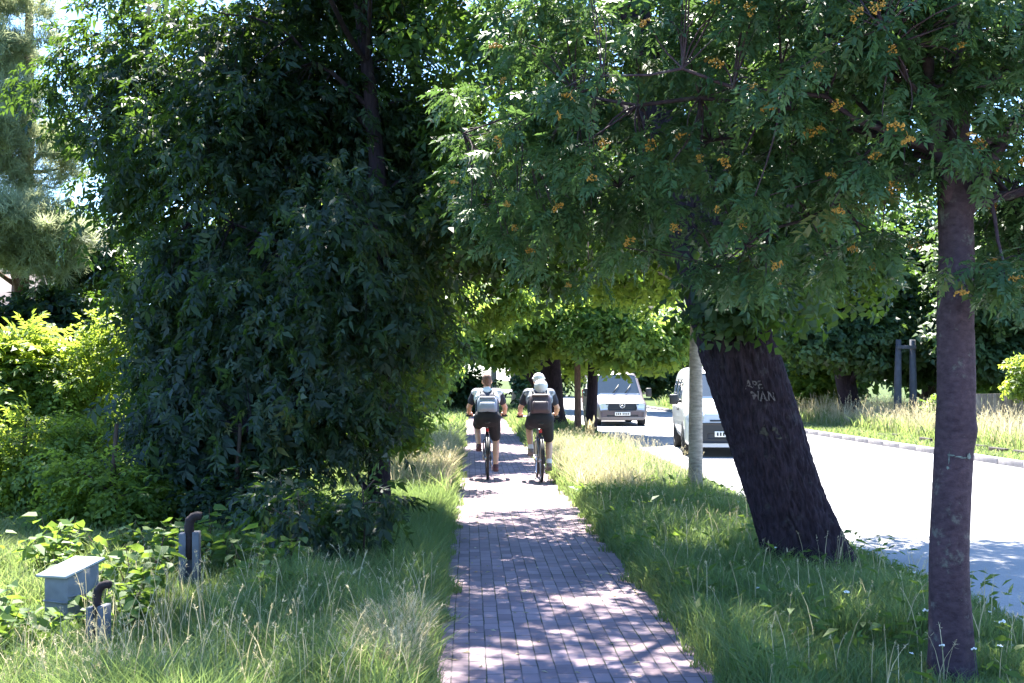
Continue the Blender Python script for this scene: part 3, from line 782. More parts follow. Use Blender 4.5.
far_tree('deep shaded tree rising behind the old plank fence', 16.8, 40, .26, 8,
         [(16.6, 39.5, 4.8, 2.6, 2.2, 3.2, 150), (15.0, 39, 3.6, 1.4, 1.4, 1.8, 50), (18.5, 40, 3, 2, 2, 2.2, 60)], 74, ('far_leaf', 'bark_dark'), scale=1.1, cr=.6)
far_tree('tall tree with dense crown spreading above the road bend', 9.4, 56, .34, 10,
         [(9.0, 56, 7, 3.8, 3, 3.6, 120), (8.6, 55, 3.6, 2.4, 1.5, 1.2, 44)], 75, ('far_leaf', 'bark'), scale=1.5, cr=.85)
far_tree('lone pale green sapling against dark shade by the plank fence', 13.4, 31.3, .03, 2.0,
         [(13.4, 31.3, 1.75, .42, .4, .42, 22)], 76, ('bush', 'bark'), tm=SHRUB, scale=1.7, cr=.22, per=22, limbs=5, name='sapling')
# distant belt behind everything
for k, (x, y, s) in enumerate([(-30, 70, 1.1), (-22, 62, 1.0), (-14, 66, 1.1), (-9, 74, 1), (3, 100, 1.2), (11, 92, 1.2), (20, 78, 1.2), (28, 66, 1.1), (26, 50, 1.0), (-24, 40, 1)]):
    t, *_ = far_tree(['broad tree in the distant belt far behind the pine', 'round tree in the distant belt behind the dark house', 'distant tree seen through the ash crown',
              'distant tree beyond the dark low crowned tree', 'far tree closing the end of the path', 'far tree closing the end of the road', 'far tree beyond the grey poles',
              'far tall tree behind the tree row across the road', 'tree standing deep behind the plank fence', 'tree beside the dark house behind the pine'][k], x, y, .3, 8,
             [(x, y, 6 * s, 4.6, 3, 4 * s, 70), (x + 1, y - 1, 2.6, 4.2, 2, 1.8, 40)], 80 + k, ('far_leaf', 'bark'), scale=2.4, cr=1.1, per=20, limbs=6, name='distant_tree')

# pine and shrubs
x0, y0 = -8.9, 21.5
def pine(label, x0, y0, seed, blobs, h=9.5):
    grow('pine_tree', label, 'tree', (x0, y0), [(x0, y0, -.05, .2), (x0 + .05, y0, 2.5, .16), (x0 + .2, y0, 6, .11), (x0 + .3, y0, h, .05)],
         blobs, PINE, (M['needle'], M['bark_red']), clump_r=.34, per=34, scale=1.25, limbs=16, seed=seed, droop=-.15, limb_r=.3)
pine('pine tree by the dark house, needle clumps coloured pale as if sunlit', x0, y0, 91,
     [(-8.6, 20.3, 4.2, 1.2, .8, .5, 54), (-7.9, 20.3, 3.9, .7, .6, .4, 26), (-8.9, 20.7, 5.9, 1.3, .7, .9, 40), (-9.0, 20.9, 7.8, 1.1, .7, 1.4, 34), (-8.3, 21.0, 5.6, .9, .9, .7, 16)])
def shrub(label, x, y, blobs, seed, mat, tm, cr=.3, per=26, scale=1.0, name='shrub', **kw):
    grow(name, label, 'shrub', (x, y), [(x, y, -.05, .035), (x, y, .5, .03), (x + .05, y, 1.2, .02)], blobs, tm, (M[mat], M['bark']), clump_r=cr, per=per, scale=scale, limbs=10, seed=seed, first=1, seg=6, **kw)
shrub('tall yellow green shrub with feathery compound leaves glowing in the sun', -6.3, 15.9, [(-6.35, 15.9, 1.3, .75, .6, .7, 60), (-6.5, 15.8, 1.85, .5, .4, .3, 22)], 101, 'bush', SUMAC, droop=.3)
shrub('bright rounded shrub tucked against the sunlit edge of the ash', -5.5, 15.6, [(-5.5, 15.6, 1.2, .55, .55, .75, 66), (-5.35, 15.7, 2.2, .4, .3, .3, 18)], 102, 'bush', SHRUB)
shrub('low tangled shrub with small glossy leaves under the ash', -4.2, 12.6, [(-4.3, 12.6, .5, .7, .5, .4, 56)], 103, 'bush', SHRUB, cr=.24)
shrub('dense green shrub below the feathery yellow green shrub', -5.55, 13.6, [(-5.6, 13.6, .7, .6, .4, .5, 56), (-4.95, 13.5, .8, .3, .3, .4, 18)], 104, 'bush', SHRUB)
shrub('tall deep green shrub between the pine and the ash', -7.4, 18.4, [(-7.4, 18.4, 1.2, .9, .7, 1.0, 70)], 105, 'weed', SHRUB, scale=1.3, cr=.36)
grow('shade_fill_tree', 'added dark tree standing in for the shade between the pine and the ash', 'tree', (-8.2, 22.0), [(-8.2, 22, -.05, .16), (-8.15, 22, 2, .12), (-8.1, 22, 4, .05)],  # dark tree added in place of the shade below the pine
     [(-7.9, 20.6, 2.5, .7, .5, .8, 66), (-8.9, 20.4, 2.0, .8, .5, 1.1, 66), (-7.7, 21.8, 3.8, .6, .5, .6, 30)], BROAD, (M['ash'], M['bark_dark']), clump_r=.34, per=26, scale=1.2, limbs=9, seed=92)
shrub('dark shrub under the hanging ash branches', -2.9, 12.6, [(-2.9, 12.6, .4, .7, .4, .3, 24)], 106, 'ash', SHRUB, scale=1.3)
# ash saplings in the shade
def sapling(label, x, y, h, seed, n):
    grow('ash_sapling', label, 'sapling', (x, y), [(x, y, -.02, .012), (x + .03, y, h * .6, .009), (x, y, h, .005)], [(x, y, h * .72, .28, .25, h * .28, n)], ASH, (M['ash'], M['bark']), clump_r=.16, per=8, scale=.95, limbs=4, seed=seed, droop=.5, seg=5)
sapling('dark leafy ash sapling beside the paved path in shade', -1.25, 10.0, .8, 111, 12)
sapling('dark leafy ash sapling below the trunk of the ash', -1.75, 9.8, .75, 112, 12)
sapling('tall ash sapling with reddish stem behind the paler weeds', -2.05, 10.6, .85, 113, 10)
shrub('rounded green shrub in front of the far tree row across the road', 11.9, 46.5, [(11.9, 46.5, 1.2, 1.0, .7, .9, 30)], 107, 'bush', FAR, cr=.5)
shrub('hazy dark shrub closing the view beside the path end', -2.0, 54, [(-2.0, 54, 1.0, .8, .6, .8, 26), (-2.6, 54, 1.6, .8, .6, .6, 20)], 109, 'far_leaf', FAR, cr=.5)
shrub('hazy green shrub between the path end and the stout dark trunk', 1.1, 50, [(1.1, 50, 1.1, .55, .6, 1.0, 26)], 110, 'far_leaf', FAR, cr=.45)
shrub('low dark shrub at the feet of the grey poles', 12.9, 36.5, [(12.9, 36.5, .5, .8, .6, .4, 24)], 108, 'weed', FAR, cr=.35, scale=.6)
# ------------------------------------------------------------------ grass
def lowfreq(x, y, s=1.0, ph=0.0):
    return (np.sin(x * 2.1 * s + ph) * np.cos(y * 1.7 * s + ph * 2) + .6 * np.sin(x * 4.7 * s + y * 3.1 * s + ph) + .5 * np.cos(y * 6.3 * s - x * 2.2 * s + ph * 3)) / 2.1
def grass(acc, rng, n, xlo, xhi, ylo, yhi, hfn, w, tintfn, lean=.62, power=1.0):
    """n blades rooted between the curves xlo(Y) and xhi(Y)"""
    Y = ylo + (yhi - ylo) * rng.random(n) ** power
    x = xlo(Y) + (xhi(Y) - xlo(Y)) * rng.random(n)
    h = hfn(x, Y) * rng.uniform(.45, 1.25, n)
    th = rng.random(n) * 2 * np.pi; ln = h * lean * rng.uniform(.2, 1.6, n)
    dx, dy = np.cos(th) * ln, np.sin(th) * ln
    ph = rng.random(n) * np.pi
    wx, wy = np.cos(ph) * w, np.sin(ph) * w
    ww = rng.uniform(.6, 1.3, n)
    z = np.zeros(n)
    b0 = np.stack([x - wx * ww / 2, Y - wy * ww / 2, z - .01], -1); b1 = np.stack([x + wx * ww / 2, Y + wy * ww / 2, z - .01], -1)
    mx, my, mz = x + dx * .35, Y + dy * .35, h * .6
    m0 = np.stack([mx - wx * ww * .38, my - wy * ww * .38, mz], -1); m1 = np.stack([mx + wx * ww * .38, my + wy * ww * .38, mz], -1)
    t = np.stack([x + dx, Y + dy, h * (1 - .25 * lean * rng.random(n))], -1)
    V = np.stack([b0, b1, m1, m0, t], 1).reshape(-1, 3)
    k = np.arange(n)[:, None] * 5
    tint = tintfn(x, Y, rng)
    acc.addq(V, k + np.array([[0, 1, 2, 3]]), k + np.array([[3, 2, 4]]), tint, tint)
def stalks(acc, rng, n, xlo, xhi, ylo, yhi, hfn, w=.0035, head=.09, hw=.012):
    """dry flowering stalks with a loose seed head"""
    Y = ylo + (yhi - ylo) * rng.random(n); x = xlo(Y) + (xhi(Y) - xlo(Y)) * rng.random(n)
    h = hfn(x, Y) * rng.uniform(.7, 1.2, n); th = rng.random(n) * 2 * np.pi; ln = h * rng.uniform(.05, .35, n)
    dx, dy = np.cos(th) * ln, np.sin(th) * ln
    tint = rng.random(n)
    def seg(p, q, w0, w1, tt):
        d = np.stack([-np.sin(ph), np.cos(ph), 0 * ph], -1)
        V = np.stack([p - d * w0, p + d * w0, q + d * w1, q - d * w1], 1).reshape(-1, 3)
        acc.add(V, np.arange(4 * n).reshape(-1, 4), tt)
    ph = rng.random(n) * np.pi
    P = [np.stack([x + dx * t ** 2.2, Y + dy * t ** 2.2, h * (t - .12 * t ** 3)], -1) for t in (0, .35, .65, .88, 1.0)]
    for k in range(4): seg(P[k], P[k + 1], w * (1 - .2 * k), w * (.8 - .2 * k), tint)
    for k in range(11):
        t = rng.random(n)[:, None]; ph = rng.random(n) * np.pi
        q = P[4] + (P[3] - P[4]) * t * (head / .1)
        o = rng.normal(size=(n, 3)) * hw * (.35 + .8 * t); o[:, 2] -= hw * .4
        seg(q + o * .3, q + o + (P[4] - P[3]) * .22, hw * .2, hw * .07, np.clip(tint + .2, 0, 1))
rng = np.random.default_rng(7)
const = lambda v: (lambda Y: np.full_like(Y, v))
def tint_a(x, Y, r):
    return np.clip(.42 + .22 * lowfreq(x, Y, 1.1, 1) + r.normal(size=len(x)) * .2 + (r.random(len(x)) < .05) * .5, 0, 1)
def tint_sun(x, Y, r):  # sunlight put into the blade colour: paler, yellower tint
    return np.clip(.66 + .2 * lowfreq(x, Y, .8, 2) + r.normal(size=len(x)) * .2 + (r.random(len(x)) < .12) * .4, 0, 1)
# verge between the path and the road
def h_right(x, Y):
    e = np.clip((road_l(Y) - x) / .7, .3, 1) * np.clip((x - path_r(Y)) / .25 + .6, .35, 1)
    e = e * np.where((Y < 7.4) & (x > 1.5), .55, 1)
    return (.27 + .10 * lowfreq(x, Y, 1.3, .5) + .10 * np.clip((Y - 15) / 6, 0, 1)) * e
EK = np.arange(0, 140, .17); EA = rng.random(len(EK)) ** 3 * .16; EB = rng.random(len(EK)) ** 3 * .16
pr = lambda Y: path_r(Y) - .02 - np.interp(Y, EK, EA)
rl = lambda Y: road_l(Y) + .03
a = Acc()
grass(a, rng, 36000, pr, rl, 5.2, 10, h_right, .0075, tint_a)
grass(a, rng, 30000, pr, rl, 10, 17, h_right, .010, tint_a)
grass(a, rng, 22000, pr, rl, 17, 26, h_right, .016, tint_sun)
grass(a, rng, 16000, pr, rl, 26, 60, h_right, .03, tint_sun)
tag(a.build('grass', M['grass']), 'green grass growing on the verge between brick path and road', 'grass', kind='stuff')
a = Acc()
grass(a, rng, 7000, lambda Y: path_r(Y) + .1, lambda Y: path_r(Y) + 1.1, 16.5, 25, lambda x, Y: .42 + .12 * lowfreq(x, Y, 1, 3), .011, lambda x, Y, r: np.clip(.5 + r.normal(size=len(x)) * .3, 0, 1))
stalks(a, rng, 1500, lambda Y: path_r(Y) + .1, lambda Y: road_l(Y) - .3, 16, 27, lambda x, Y: np.full_like(x, .55), .004, .1, .014)
stalks(a, rng, 420, lambda Y: path_r(Y) + .1, lambda Y: road_l(Y) - .2, 6, 16, lambda x, Y: np.full_like(x, .42))
tag(a.build('dry_grass', M['dry']), 'pale seeding grass stalks on the verge between path and road', 'dry grass', kind='stuff')
# ground on the other side of the path
pl = lambda Y: path_l(Y) + .02 + np.interp(Y, EK, EB)
def h_left(x, Y):
    e = np.clip((path_l(Y) - x) / .3 + .55, .3, 1)
    return (.31 + .13 * lowfreq(x, Y, 1.2, 2.5) + .08 * np.clip((Y - 15) / 5, 0, 1)) * e * np.where((x < -1.9) & (Y > 6.4), .5, 1)
a = Acc()
grass(a, rng, 44000, lambda Y: np.maximum(-.48 * Y - .3, -9), pl, 5.2, 9.5, h_left, .0075, tint_a)
grass(a, rng, 20000, lambda Y: path_l(Y) - 1.4, pl, 8, 16, h_left, .009, tint_a)
grass(a, rng, 16000, lambda Y: -.47 * Y - .3, lambda Y: -.3 * Y, 8.4, 13, lambda x, Y: .24 + .1 * lowfreq(x, Y, 1, 4), .012, lambda x, Y, r: np.clip(.8 + r.normal(size=len(x)) * .15, 0, 1))  # patch tinted paler to look sunlit
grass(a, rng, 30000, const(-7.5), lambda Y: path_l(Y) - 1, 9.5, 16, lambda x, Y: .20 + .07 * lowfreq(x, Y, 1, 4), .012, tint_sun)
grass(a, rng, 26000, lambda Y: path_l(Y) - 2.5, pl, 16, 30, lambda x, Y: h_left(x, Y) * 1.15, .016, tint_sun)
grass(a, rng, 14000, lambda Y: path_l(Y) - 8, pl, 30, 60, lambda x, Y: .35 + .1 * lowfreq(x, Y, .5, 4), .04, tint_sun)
tag(a.build('grass', M['grass']), 'rough green grass growing between brick path and big ash tree', 'grass', kind='stuff')
a = Acc()
stalks(a, rng, 420, lambda Y: np.maximum(-.36 * Y, -2.9), lambda Y: path_l(Y) - .05, 5.6, 9.0, lambda x, Y: np.full_like(x, .46))
stalks(a, rng, 160, lambda Y: -.46 * Y, lambda Y: -.3 * Y, 5.6, 7.0, lambda x, Y: np.full_like(x, .36))
stalks(a, rng, 150, lambda Y: path_l(Y) - .3, lambda Y: path_l(Y) - .05, 6.2, 7.6, lambda x, Y: np.full_like(x, .36), .004, .08)
grass(a, rng, 2600, lambda Y: path_l(Y) - .42, lambda Y: path_l(Y) - .08, 6.3, 7.8, lambda x, Y: np.full_like(x, .30), .006, lambda x, Y, r: r.random(len(x)))
grass(a, rng, 9000, lambda Y: path_l(Y) - 1.0, lambda Y: path_l(Y) - .1, 16.5, 26, lambda x, Y: .46 + .12 * lowfreq(x, Y, 1, 3), .011, lambda x, Y, r: np.clip(.5 + r.normal(size=len(x)) * .3, 0, 1))
stalks(a, rng, 1100, lambda Y: path_l(Y) - 1.2, lambda Y: path_l(Y) - .05, 16, 28, lambda x, Y: np.full_like(x, .62), .004, .11, .014)
tag(a.build('dry_grass', M['dry']), 'tall pale seeding grass stalks beside the path by the ash tree', 'dry grass', kind='stuff')
# far verge beyond the kerb
kr = lambda Y: road_r(Y) + .16
a = Acc()
grass(a, rng, 26000, kr, lambda Y: road_r(Y) + 2.0, 18, 60, lambda x, Y: .16 + .07 * lowfreq(x, Y, .9, 1), .03, lambda x, Y, r: np.clip(.84 + r.normal(size=len(x)) * .15, 0, 1))  # sunny look put into the blade tint
grass(a, rng, 34000, lambda Y: road_r(Y) + 1.8, lambda Y: road_r(Y) + 9, 20, 70, lambda x, Y: .5 + .22 * lowfreq(x, Y, .6, 1), .035, lambda x, Y, r: np.clip(.86 + r.normal(size=len(x)) * .16, 0, 1))  # taller blades, same sunny look in the tint
tag(a.build('grass', M['grass']), 'sunny grass growing along the kerb across the road', 'grass', kind='stuff')
a = Acc()
stalks(a, rng, 4200, lambda Y: road_r(Y) + 2.2, lambda Y: road_r(Y) + 8, 22, 48, lambda x, Y: .95 + .3 * lowfreq(x, Y, .7, 1), .008, .22, .03)
grass(a, rng, 9000, lambda Y: road_r(Y) + 2.2, lambda Y: road_r(Y) + 7, 22, 48, lambda x, Y: .7 + .3 * lowfreq(x, Y, .7, 1), .02, lambda x, Y, r: r.random(len(x)))
tag(a.build('dry_grass', M['dry']), 'tall dry straw coloured grass behind the kerb across the road', 'dry grass', kind='stuff')
# fallen leaves on the path and low broad leaves in the verge
n = 420; Y = rng.uniform(5.5, 24, n); x = path_l(Y) + (path_r(Y) - path_l(Y)) * (rng.beta(.45, .45, n))
a = Acc(); an = rng.random(n) * 6.28
put(a, np.array([leaflet(np.array([0, 0, 0.]), (0, 1, 0), (0, 0, 1), .05, .022, .1)]), np.stack([x, Y, np.full(n, .018)], -1), np.stack([np.cos(an), np.sin(an), 0 * an], -1), np.array([0, 0, 1.]) + rng.normal(size=(n, 3)) * .25, rng.uniform(.5, 1.2, n), rng.random(n))
tag(a.build('leaf_litter', M['dry']), 'scattered dry fallen leaves lying on the brick path', 'fallen leaves', kind='stuff')
n = 5200; Y = rng.uniform(5.6, 17, n); x = path_r(Y) + (road_l(Y) - path_r(Y)) * rng.random(n); k = lowfreq(x, Y, 1.6, 4) > .15; x, Y = x[k], Y[k]; n = len(x)
a = Acc(); an = rng.random(n) * 6.28
put(a, np.array([leaflet(np.array([0, 0, 0.]), (0, 1, 0), (0, 0, 1), .13, .05, .2)]), np.stack([x, Y, rng.uniform(.03, .3, n)], -1), np.stack([np.cos(an), np.sin(an), rng.normal(size=n) * .5], -1), np.array([0, 0, 1.]) + rng.normal(size=(n, 3)) * .4, rng.uniform(.4, 1.1, n), np.clip(.5 + rng.normal(size=n) * .25, 0, 1))
tag(a.build('undergrowth', M['weed']), 'low broad leaved plants mixed into the grass of the verge', 'undergrowth', kind='stuff')
# leaf litter and creeping plants under the ash
def heart(L, W):
    q = []
    for s in (-1, 1):
        q.append([np.array([0, 0, 0]), np.array([s * W * .5, L * .12, .12 * W]), np.array([s * W * .42, L * .6, .08 * W]), np.array([0, L, -.15 * L])][::s])
    return np.array(q)
HEART = heart(.11, .10)
n = 16000
Y = rng.uniform(6.6, 15.5, n); x = rng.uniform(-8, -1.1, n) 
k = (x > -.47 * Y - .6) & (x < path_l(Y) - .9) & (lowfreq(x, Y, .8, 2.2) > -.15) & ~((x < -3.4) & (Y < 12.5)) & ~((np.abs(x + .268 * Y) < .3) & (Y < 9.5)) & ~((np.abs(x + .345 * Y) < .32) & (Y < 7.3))
x, Y = x[k], Y[k]; n = len(x)
a = Acc()
hh = .06 + .26 * rng.random(n) * np.clip(.6 + .5 * lowfreq(x, Y, 1.5, 1), .1, 1)
d = np.stack([rng.normal(size=n), rng.normal(size=n) - .4, rng.normal(size=n) * .3 - .15], -1)
put(a, HEART, np.stack([x, Y, hh], -1), d, np.array([0, 0, 1.0]) + rng.normal(size=(n, 3)) * .4, rng.uniform(.35, .95, n), np.clip(.5 + .25 * lowfreq(x, Y, 1, 3) + rng.normal(size=n) * .2, 0, 1))
tag(a.build('undergrowth', M['weed']), 'creeping leafy ground cover spreading under and beside the ash', 'undergrowth', kind='stuff')

# ------------------------------------------------------------------ leafy weeds, one thing each
def weed_accs(seed, h, nst, L, spread=.3):
    r = np.random.default_rng(seed); st = Acc(); lf = Acc()
    for k in range(nst):
        a_ = r.random() * 6.28; rad = spread * r.random() ** .5
        e = np.array([math.cos(a_) * rad, math.sin(a_) * rad, h * r.uniform(.6, 1.1)]); b = e * [.3, .3, 0]
        c = curve(b, (b + e) / 2 + [0, 0, h * .15], e, 6)
        st.tube(c, np.linspace(.005, .002, 6), 4, cap=False)
        m = 9
        t = np.linspace(.3, 1, m); pos = np.stack([np.interp(t, np.linspace(0, 1, 6), c[:, q]) for q in range(3)], -1)
        an = r.random(m) * 6.28
        d = np.stack([np.cos(an), np.sin(an), r.normal(size=m) * .25 - .1], -1)
        put(lf, heart(L, L * .8), pos + d * .03, d, np.array([0, 0, 1.]) + r.normal(size=(m, 3)) * .35, r.uniform(.7, 1.2, m), np.clip(.6 + r.normal(size=m) * .25, 0, 1))
    return st, lf
WG = 'broad leaved weeds around the grey box'
wp = []
for k in range(3):
    st, lf = weed_accs(200 + k, .48, 7, .115)
    o = empty('weed_plant'); tag(o, 'broad leaved green weed growing in the patch around the grey box', 'weed', WG)
    st.build('stem', M['bark_red'], o); lf.build('leaves', M['weed'], o); wp.append(o)
r = random.Random(9)
wsp = [(-3.75, 7.7), (-3.35, 6.9), (-2.55, 7.95), (-2.75, 8.8), (-2.75, 10.9), (-3.3, 9.0), (-3.95, 10.4), (-1.85, 9.1), (-3.9, 8.5), (-3.0, 6.9), (-3.7, 9.6), (-2.95, 9.9), (-1.7, 8.4), (-4.3, 9.4), (-3.05, 7.1), (-2.5, 10.3), (-3.4, 10.6)]
for k, (x, y) in enumerate(wsp):
    o = wp[k] if k < 3 else copy_tree(wp[k % 3])
    o.location = (x, y, 0); s_ = r.uniform(.75, 1.2); o.scale = (s_, s_, s_); o.rotation_euler = (0, 0, r.random() * 6)
# white flowering yarrow round the foot of the rowan
st = Acc(); fl = Acc(); r = random.Random(4)
st.tube([(0, 0, 0), (.01, 0, .2), (.0, .01, .4)], [.003, .0028, .002], 4)
for k in range(16):
    a_ = r.random() * 6.28; q = .035 * math.sqrt(r.random()); p = (q * math.cos(a_), q * math.sin(a_) + .01, .425 + r.uniform(-.004, .004))
    st.tube([(0, .01, .39), p], .001, 3, cap=False); fl.ball(p, (.009, .009, .005), 6, 4)
yo = empty('yarrow'); tag(yo, 'white flat headed flower in the grass at the foot of the rowan', 'flower', 'white flowers at the foot of the rowan')
sto = st.build('stem', M['weed'], yo); fl.build('flower_head', M['flower'], yo)
ysp = [(2.12, 6.4), (2.24, 6.2), (2.42, 6.2), (2.56, 6.3), (2.7, 6.5), (2.35, 6.9), (2.85, 7.1), (2.05, 7.4), (3.0, 7.6), (2.2, 9.9), (2.45, 10.3), (2.9, 9.9), (1.75, 8.4), (3.0, 8.8)]
for k, (x, y) in enumerate(ysp):
    o = yo if k == 0 else copy_tree(yo)
    o.location = (x, y, 0); s_ = r.uniform(.5, .95); o.scale = (s_ * .62, s_ * .62, s_); o.rotation_euler = (r.uniform(-.15, .15), r.uniform(-.15, .15), r.random() * 6)
    if k >= 9: tag(o, 'white flat headed flower in the grass near the foot of the leaning tree' if y > 8 else None)
    if y > 8 or y > 7.35: o['group'] = 'white flowers near the foot of the leaning tree'; o['label'] = 'white flat headed flower in the verge grass near the leaning tree'
# dried dock plant by the thin trunk
st = Acc(); lf = Acc(); r2 = np.random.default_rng(3)
for k in range(5):
    a_ = k * 1.3; st.tube([(0, 0, 0), (.05 * math.cos(a_), .05 * math.sin(a_), .3), (.12 * math.cos(a_), .12 * math.sin(a_), .62)], [.008, .007, .004], 5)
n = 60; an = r2.random(n) * 6.28; d = np.stack([np.cos(an) * .4, np.sin(an) * .4, np.ones(n)], -1)
put(lf, heart(.22, .07), np.stack([np.cos(an) * .06, np.sin(an) * .06, r2.random(n) * .55], -1), d, np.stack([np.cos(an), np.sin(an), 0 * an], -1), r2.uniform(.6, 1.2, n), r2.random(n))
o = empty('dock_plant', (1.85, 28.5, 0)); tag(o, 'withered tan dock plant at the foot of the thin reddish trunk', 'plant')
st.build('stem', M['bark_red'], o); lf.build('leaves', M['dry'], o)

# ------------------------------------------------------------------ box, posts, poles, fence, house
o = empty('timber_box', (-2.97, 8.1, 0), -.45); tag(o, 'grey painted timber box with pale sloping lid among the weeds', 'box')
w_, d_, h0, h1 = .215, .28, .365, .43
a = Acc()
bm = bmesh.new()
pts = [(-w_/2, -d_/2, 0), (w_/2, -d_/2, 0), (w_/2, d_/2, 0), (-w_/2, d_/2, 0), (-w_/2, -d_/2, h0), (w_/2, -d_/2, h0), (w_/2, d_/2, h1), (-w_/2, d_/2, h1)]
vs = [bm.verts.new(p) for p in pts]
for f in ((3, 2, 1, 0), (0, 1, 5, 4), (1, 2, 6, 5), (2, 3, 7, 6), (3, 0, 4, 7), (4, 5, 6, 7)): bm.faces.new([vs[k] for k in f])
bmesh.ops.bevel(bm, geom=list(bm.edges), offset=.006, segments=1, affect='EDGES')
a.bm(bm); 
a.box((0, -d_/2 - .006, .2), (w_ * .98, .014, .012)); a.box((w_/2 + .005, 0, .24), (.012, d_ * .96, .012))
a.build('body', M['box_wall'], o)
a = Acc()
tilt = math.atan((h1 - h0) / d_)
a.box((-.01, 0, (h0 + h1) / 2 + .012), (w_ + .06, d_ / math.cos(tilt) + .07, .018), M=Matrix.Rotation(tilt, 4, 'X') @ Matrix.Rotation(-.03, 4, 'Y'), bevel=.004)
a.build('lid', M['box_lid'], o)

def broken_post(label, x, y, h, rz, bend, wf):
    o = empty('concrete_post', (x, y, 0), rz); tag(o, label, 'post')
    a = Acc()
    n = 10
    for sx in (-1, 1):                     # two weathered cheeks with a groove between
        a.box((sx * .047 * wf, 0, h / 2), (.05 * wf, .11, h + (.02 if sx > 0 else 0)), bevel=.008)
    a.box((0, .03, h * .5 - .03), (.05 * wf, .05, h - .06), bevel=.004)
    a.build('pillar', M['concrete'], o)
    a = Acc()
    p = [(0, -.012, h * .55), (0, -.012, h * .9), (-.005, -.012, h + .055), (.004, -.012, h + .095), (.028, -.012, h + .125), (.06, -.012, h + .135), (.09 * bend, -.012, h + .13)]
    a.tube(p, [.03 * wf, .034 * wf, .035 * wf, .034 * wf, .033 * wf, .032 * wf, .031 * wf], 10)
    for k, q in ((1, .039 * wf), (3, .037 * wf)): a.ball(p[k], q, 8, 6)
    a.build('rusty_pipe', M['rust'], o)
broken_post('broken grey post with rusty bent pipe standing under the ash', -2.55, 9.5, .46, .1, 1.0, 1.1)
broken_post('broken grey post with rusty bent pipe beside the grey timber box', -2.48, 7.2, .32, -.15, .9, .78)
# pair of grey poles across the road
o = empty('utility_pole', (12.95, 39.5, 0), 0); tag(o, 'pair of grey poles joined by crosspieces across the road', 'pole')
for s in (-1, 1):
    a = Acc(); a.tube([(s * .26, 0, -.1), (s * .25, 0, 1.5), (s * .23, 0, 2.9)], [.13, .12, .09], 10); a.build('pole_shaft', M['post_blue'], o, smooth=True)
for z in (2.65,):
    a = Acc(); a.box((0, -.13, z), (.62, .06, .12), bevel=.01); a.build('crosspiece', M['post_blue'], o)
# plank fence far side
o = empty('plank_fence', (11.5, 30.5, 0)); tag(o, 'low weathered plank fence half hidden by tall grass across the road', 'fence')
p0 = np.array([12.3, 32.6]); p1 = np.array([17.5, 31.4]); L = np.linalg.norm(p1 - p0); u = (p1 - p0) / L; az = math.atan2(u[1], u[0])
r = random.Random(2); a = Acc(); s_ = 0.0
while s_ < L:
    h = 1.18 + .32 * (s_ / L) + r.uniform(-.03, .03); c = p0 + u * (s_ + .07) - [11.5, 30.5]
    a.box((c[0], c[1], h / 2), (.135, .025, h), az + r.uniform(-.01, .01), .004); s_ += .145
a.build('plank_panel', M['wood_old'], o)
for s_ in (1.1, 3.2, 5.1):
    a = Acc(); c = p0 + u * s_ - [11.5, 30.5] + np.array([u[1], -u[0]]) * .09; h = 1.28 + .34 * (s_ / L)
    a.box((c[0], c[1], h / 2), (.13, .11, h), az, .012); a.build('fence_post', M['wood_old'], o)
# house behind the pine
o = empty('house', (-19.2, 36, 0), .15); tag(o, 'dark timber house with faded pinkish tiled roof behind the pine', 'house')
a = Acc(); a.box((0, 0, 1.4), (9, 6, 2.8)); a.build('wall', M['render'], o)
a = Acc()
for s in (-1, 1):
    a.box((0, s * 1.75, 3.75), (9.8, 4.3, .12), M=Matrix.Rotation(-s * math.radians(31), 4, 'X'))
a.build('roof', M['rooftile'], o)
for sx in (-1, 1):
    a = Acc(); V = [(sx * 4.48, -3, 2.8), (sx * 4.48, 3, 2.8), (sx * 4.48, 0, 4.85)]; a.add(V, [(0, 1, 2)]); a.build('gable', M['render'], o)
for x in (-2.6, 0.2, 2.9):
    w = Acc(); w.box((x, -3.03, 1.55), (1.1, .08, 1.2), bevel=.01); wo = w.build('window', M['whitecloth'], o)
    g_ = Acc(); g_.box((x - .25, -3.075, 1.55), (.42, .03, 1.0)); g_.box((x + .25, -3.075, 1.55), (.42, .03, 1.0)); g_.build('pane', M['glass'], wo)
a = Acc(); a.box((1.5, .6, 5.0), (.5, .5, 1.4)); a.build('chimney', M['rust'], o)
